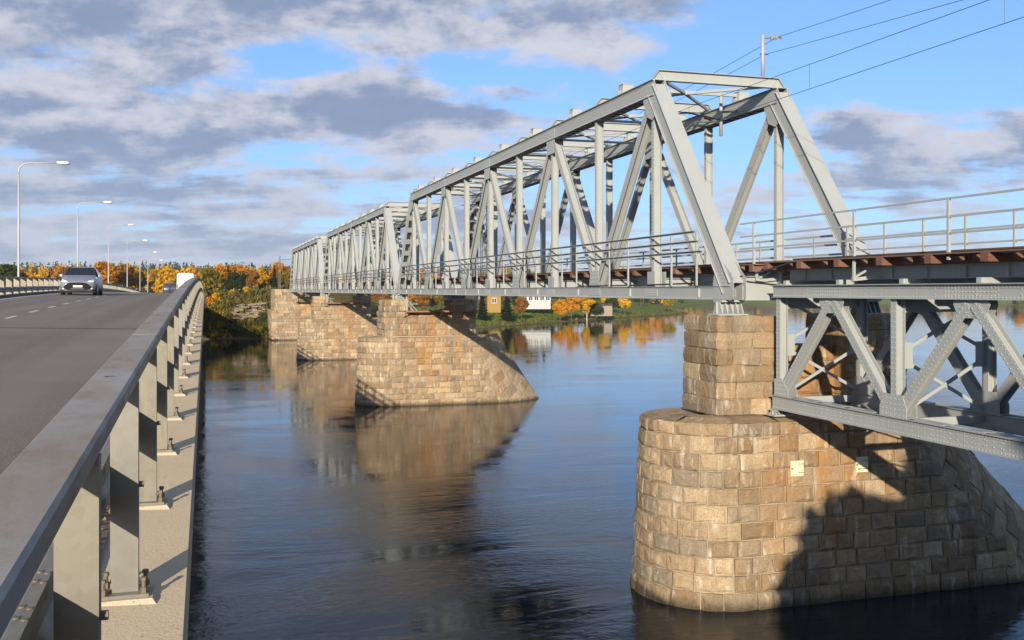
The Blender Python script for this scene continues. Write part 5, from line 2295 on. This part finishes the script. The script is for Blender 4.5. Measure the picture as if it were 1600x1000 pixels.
# wooded point on the right
for i in range(46):
    px = gr2.uniform(1548, 1760)
    d = gr2.uniform(625, 690) + max(0, 1590 - px) * .9
    w = ray_at(px, d, z=0)
    if ground_z(w.x, w.y) < .3:
        continue
    k = gr2.choices(['yellow', 'orange', 'green', 'spruce', 'olive'], [4, 3, 2, 2, 2])[0]
    t_ = tree(k, w.x, w.y, gr2.uniform(8, 14), {'yellow': 'yellow birch on the wooded point at the right edge', 'orange': 'orange aspen on the wooded point at the right edge', 'green': 'green tree on the wooded point at the right edge',
         'spruce': 'dark spruce on the wooded point at the right edge', 'olive': 'olive tree on the wooded point at the right edge'}[k], k + ' trees on the wooded point')
    family(t_, px, NOUN[k], 'growing')
order_labels()
# trees on the near bank behind the camera: they shade the right half of the nearest pier
ST = [('dense', 8.3, -7.4, 15.4, 1.0), ('dense', 5.0, -8.4, 13.6, 1.0), ('dense', 12.6, -8.0, 16.4, 1.0), ('dense', 18.0, -8.5, 15.8, 1.0), ('dense', 8.4, -10.5, 16.0, 1.0), ('dense', 15.5, -11, 16.2, 1.0)]
random.seed(41)
for k, x, y, top, wd in ST:
    z = ground_z(x, y)
    tree(k, x, y, top - z, 'dense green tree on the near bank casting its shade on the pier', 'trees on the near bank', wide=wd)

# far forest: reads as one mass
def far_forest():
    r_ = np.random.default_rng(3)
    n = 9000
    Y = 480 + 2100 * r_.random(n) ** .75
    X = -420 + r_.random(n) * (420 + Y * 1.12 + 150)
    wet = inside(X, Y, RIVER)
    d1 = np.minimum(seg_dist(X, Y, SHORE), seg_dist(X, Y, NEAR))
    ok = (~wet) & (d1 > 6) & ((Y > 520) | (X < 120))
    X, Y = X[ok], Y[ok]
    Z = height(X, Y) - 1
    out = {'spruce': [], 'yellow': [], 'orange': [], 'olive': []}
    kinds_ = r_.choice(4, len(X), p=[.62, .13, .12, .13])
    shore = (seg_dist(X, Y, SHORE) < 60)
    kinds_ = np.where(shore & (r_.random(len(X)) < .5), r_.choice([1, 2], len(X)), kinds_)
    for ki, key in enumerate(('spruce', 'yellow', 'orange', 'olive')):
        s = kinds_ == ki
        x, y, z = X[s], Y[s], Z[s]
        m = len(x)
        H = 9 + 8 * r_.random(m) if ki == 0 else 7 + 6 * r_.random(m)
        W = H * (.20 if ki == 0 else .30)
        K = 34
        t = r_.random((m, K))
        if ki == 0:
            t = 1 - np.sqrt(t)
            rad = W[:, None] * (1 - t) ** .9
            h = H[:, None] * (.08 + .92 * t)
        else:
            rad = W[:, None] * np.sqrt(np.clip(1 - (2 * t - 1) ** 2, .05, 1))
            h = H[:, None] * (.15 + .85 * t)
        a = r_.random((m, K)) * 2 * np.pi
        q = np.sqrt(r_.random((m, K)))
        c = np.stack([x[:, None] + np.cos(a) * rad * q, y[:, None] + np.sin(a) * rad * q, z[:, None] + h], -1).reshape(-1, 3)
        N = len(c)
        nn = r_.normal(size=(N, 3)) + np.stack([np.cos(a), np.sin(a), np.full_like(a, .2)], -1).reshape(-1, 3)
        nn /= np.linalg.norm(nn, axis=1)[:, None]
        u = np.cross(nn, r_.normal(size=(N, 3)))
        u /= np.linalg.norm(u, axis=1)[:, None]
        v = np.cross(nn, u)
        s_ = np.repeat(.55 + H * .035, K)[:, None] * (.7 + .7 * r_.random((N, 1)))
        quad = np.stack([c - u * s_, c - v * s_ * .7, c + u * s_, c + v * s_ * .7], 1).reshape(-1, 3)
        me = bpy.data.meshes.new('far_forest')
        me.vertices.add(len(quad))
        me.vertices.foreach_set('co', quad.ravel())
        me.loops.add(4 * N)
        me.loops.foreach_set('vertex_index', np.arange(4 * N, dtype=np.int32))
        me.polygons.add(N)
        me.polygons.foreach_set('loop_start', np.arange(0, 4 * N, 4, dtype=np.int32))
        me.polygons.foreach_set('loop_total', np.full(N, 4, dtype=np.int32))
        me.materials.append(LEAF[key])
        me.update()
        me.validate()
        o = bpy.data.objects.new('far_forest', me)
        COL.objects.link(o)
        tag(o, {'spruce': 'dark spruces of the forested ridge on the horizon', 'yellow': 'yellow trees scattered through the far forest', 'orange': 'orange trees scattered through the far forest', 'olive': 'olive trees scattered through the far forest'}[key],
            'forest', kind='stuff')


far_forest()


# scrub and grass on the banks
def undergrowth(key, n, xr, yr, size, hmin, hmax, label, cond=None, seed=1, name='undergrowth'):
    r_ = np.random.default_rng(seed)
    X = xr[0] + (xr[1] - xr[0]) * r_.random(n)
    Y = yr[0] + (yr[1] - yr[0]) * r_.random(n)
    Z = height(X, Y)
    ok = Z > .25
    if cond is not None:
        ok &= cond(X, Y, Z)
    X, Y, Z = X[ok], Y[ok], Z[ok]
    mb = MB()
    hh = hmin + (hmax - hmin) * r_.random(len(X)) ** 2
    clump = .5 + .5 * np.sin(X * .9 + 2 * np.sin(Y * .5)) * np.cos(Y * .8)
    for x, y, z, h, c in zip(X, Y, Z, hh * (.4 + clump), clump):
        a = r_.random() * 3.14
        dx, dy = math.cos(a) * size, math.sin(a) * size
        lx, ly = r_.normal() * h * .3, r_.normal() * h * .3
        mb.add([(x - dx, y - dy, z - .05), (x + dx, y + dy, z - .05), (x + dx * .6 + lx, y + dy * .6 + ly, z + h), (x - dx * .7 + lx, y - dy * .7 + ly, z + h * .85)], [(0, 1, 2, 3)])
    return tag(mb.build(name, LEAF[key], kind='stuff'), label, 'plants')


undergrowth('heath', 9000, (-2, 24), (217, 246), .22, .3, 1.3, 'brown and olive scrub on the bank left of the abutment', seed=2)
undergrowth('olive', 3500, (-2, 24), (217, 240), .2, .3, 1.2, 'yellowing bushes low on the bank left of the abutment', lambda X, Y, Z: (np.sin(X * .7) + np.cos(Y * .6) > .5), seed=3)
undergrowth('green', 3500, (-12, 24), (217, 244), .2, .2, .9, 'green weeds on the bank left of the abutment', seed=4)
undergrowth('heath', 12000, (40, 235), (232, 470), .4, .3, 1.2, 'brown weeds and grass along the shore across the river', lambda X, Y, Z: (Z < 1.2) | (Z > 3.2), seed=5)
SHR = {}
undergrowth('heath', 2600, (9.5, 14.2), (212, 226), .2, .4, 1.4, 'brown scrub against the abutment wall', seed=12)
undergrowth('grass', 9000, (52, 150), (238, 350), .45, .2, .45, 'mown green grass on the bank across the river', lambda X, Y, Z: (Z < 4.6) & (Z > .7), seed=13, name='grass')
for i in range(34):
    x, y = random.uniform(1, 13), random.uniform(220, 240)
    k = random.choice(['olive', 'rust', 'green', 'yellow', 'olive'])
    v = random.choice(KIND[k])
    o = bpy.data.objects.new('shrub', v[0])
    COL.objects.link(o)
    s = random.uniform(.10, .2)
    o.location = (x, y, ground_z(x, y) - s * 3)
    o.scale = (s * 1.4, s * 1.4, s)
    o.rotation_euler = (0, 0, random.random() * 6)
    tag(o, {'olive': 'olive shrub on the steep bank left of the abutment', 'rust': 'reddish shrub on the steep bank left of the abutment', 'green': 'green shrub on the steep bank left of the abutment', 'yellow': 'yellow shrub on the steep bank left of the abutment'}[k],
        'shrub', k + ' shrubs on the far bank')
    SHR.setdefault((k, 'low' if y < 226 else 'halfway up' if y < 233 else 'high up'), []).append((x, o))
for (k, lvl), L in SHR.items():
    L.sort(key=lambda t: t[0])
    for i, (x, o) in enumerate(L):
        c_ = {'olive': 'olive', 'rust': 'reddish', 'green': 'green', 'yellow': 'yellow'}[k]
        o['label'] = (f'{ORD[i]} ' if len(L) > 1 else '') + f'{c_} shrub ' + ('from the left ' if i else '') + f'{lvl} on the steep bank by the abutment'
# layered rocks beside the abutment
mb = MB()
rr = random.Random(9)
for i in range(85):
    x = rr.uniform(6.0, 13.2)
    z = rr.uniform(4.6, 7.6) - (13 - x) * .08
    y = 219.5 + z / .66 - .9
    rough_block(mb, (x - rr.uniform(.3, .8), y - .35, z - .12), (x + rr.uniform(.3, .8), y + .6, z + .12), .04, .05, .06)
tag(mb.build('riprap', M['rock'], kind='stuff'), 'pale layered rocks on the bank beside the abutment', 'rocks')

# ------------------------------------------------------------------ houses across the river
M['yhouse'] = plain('yellow_boards', (0.26, 0.165, 0.04), .8, 0, .1, 2)
M['whouse'] = plain('white_boards', (0.39, 0.4056, 0.4212), .8, 0, .06, 2)
M['roofdark'] = plain('dark_roof', (0.06, 0.05, 0.05), .7, 0, .2, 2)
M['pane'] = plain('window_pane', (0.03, 0.04, 0.055), .1, 0, .05, 1, 0, .6)


def house(name, label, px_, py_base, d, w, h, dep, wall, roof_h, nwin, cat='house'):
    c = ray_at(px_, d, py=py_base)
    root = thing(name, label, cat, tuple(c))
    mb = MB()
    mb.box((c.x, c.y + dep / 2, c.z + h / 2 - 1), (w, dep, h + 2))
    wl = mb.build('wall', M[wall], root)
    mb = MB()
    z = c.z + h + .002
    mb.prism([(c.y - .5, z - .15), (c.y + dep + .5, z - .15), (c.y + dep / 2, z + roof_h)], c.x - w / 2 - .5, c.x + w / 2 + .5, 0)
    mb.build('roof', M['roofdark'], root)
    for i in range(nwin):
        x = c.x - w / 2 + w * (i + .5) / nwin
        mb = MB()
        mb.box((x, c.y - .04, c.z + h * .5), (1.5, .1, 1.7))
        f_ = mb.build('window', M['white'], root)
        mb = MB()
        for s in (-.36, .36):
            mb.box((x + s, c.y - .1, c.z + h * .5), (.58, .03, 1.4))
        mb.build('pane', M['pane'], f_)
    root.rotation_euler = (0, 0, R(-12))
    return root


house('house', 'yellow wooden house between two spruces, seen under the girder', 772, 479, 325, 4.4, 3.9, 6, 'yhouse', 2.4, 1)
house('house', 'long white house with blue grey windows, seen under the girder', 838, 474, 345, 10, 3.6, 7, 'whouse', 2.0, 5)
house('shed', 'grey shed by the water on the far bank', 937, 485, 352, 9, 1.9, 4, 'walk', .5, 1, 'shed')

# ------------------------------------------------------------------ haze over the valley
mb = MB()
mb.span((-1600, -200, -5), (3600, 3900, 90))
hm = bpy.data.materials.new('haze')
hm.use_nodes = True
hn = NT(hm.node_tree)
ho = hn.node('ShaderNodeOutputMaterial')
hv = hn.node('ShaderNodeVolumePrincipled')
hv.inputs['Color'].default_value = (0.86, 0.91, 1.0, 1)
hv.inputs['Density'].default_value = .0001
hn.link(hv.outputs[0], ho.inputs['Volume'])
mb.build('haze', hm, kind='stuff')
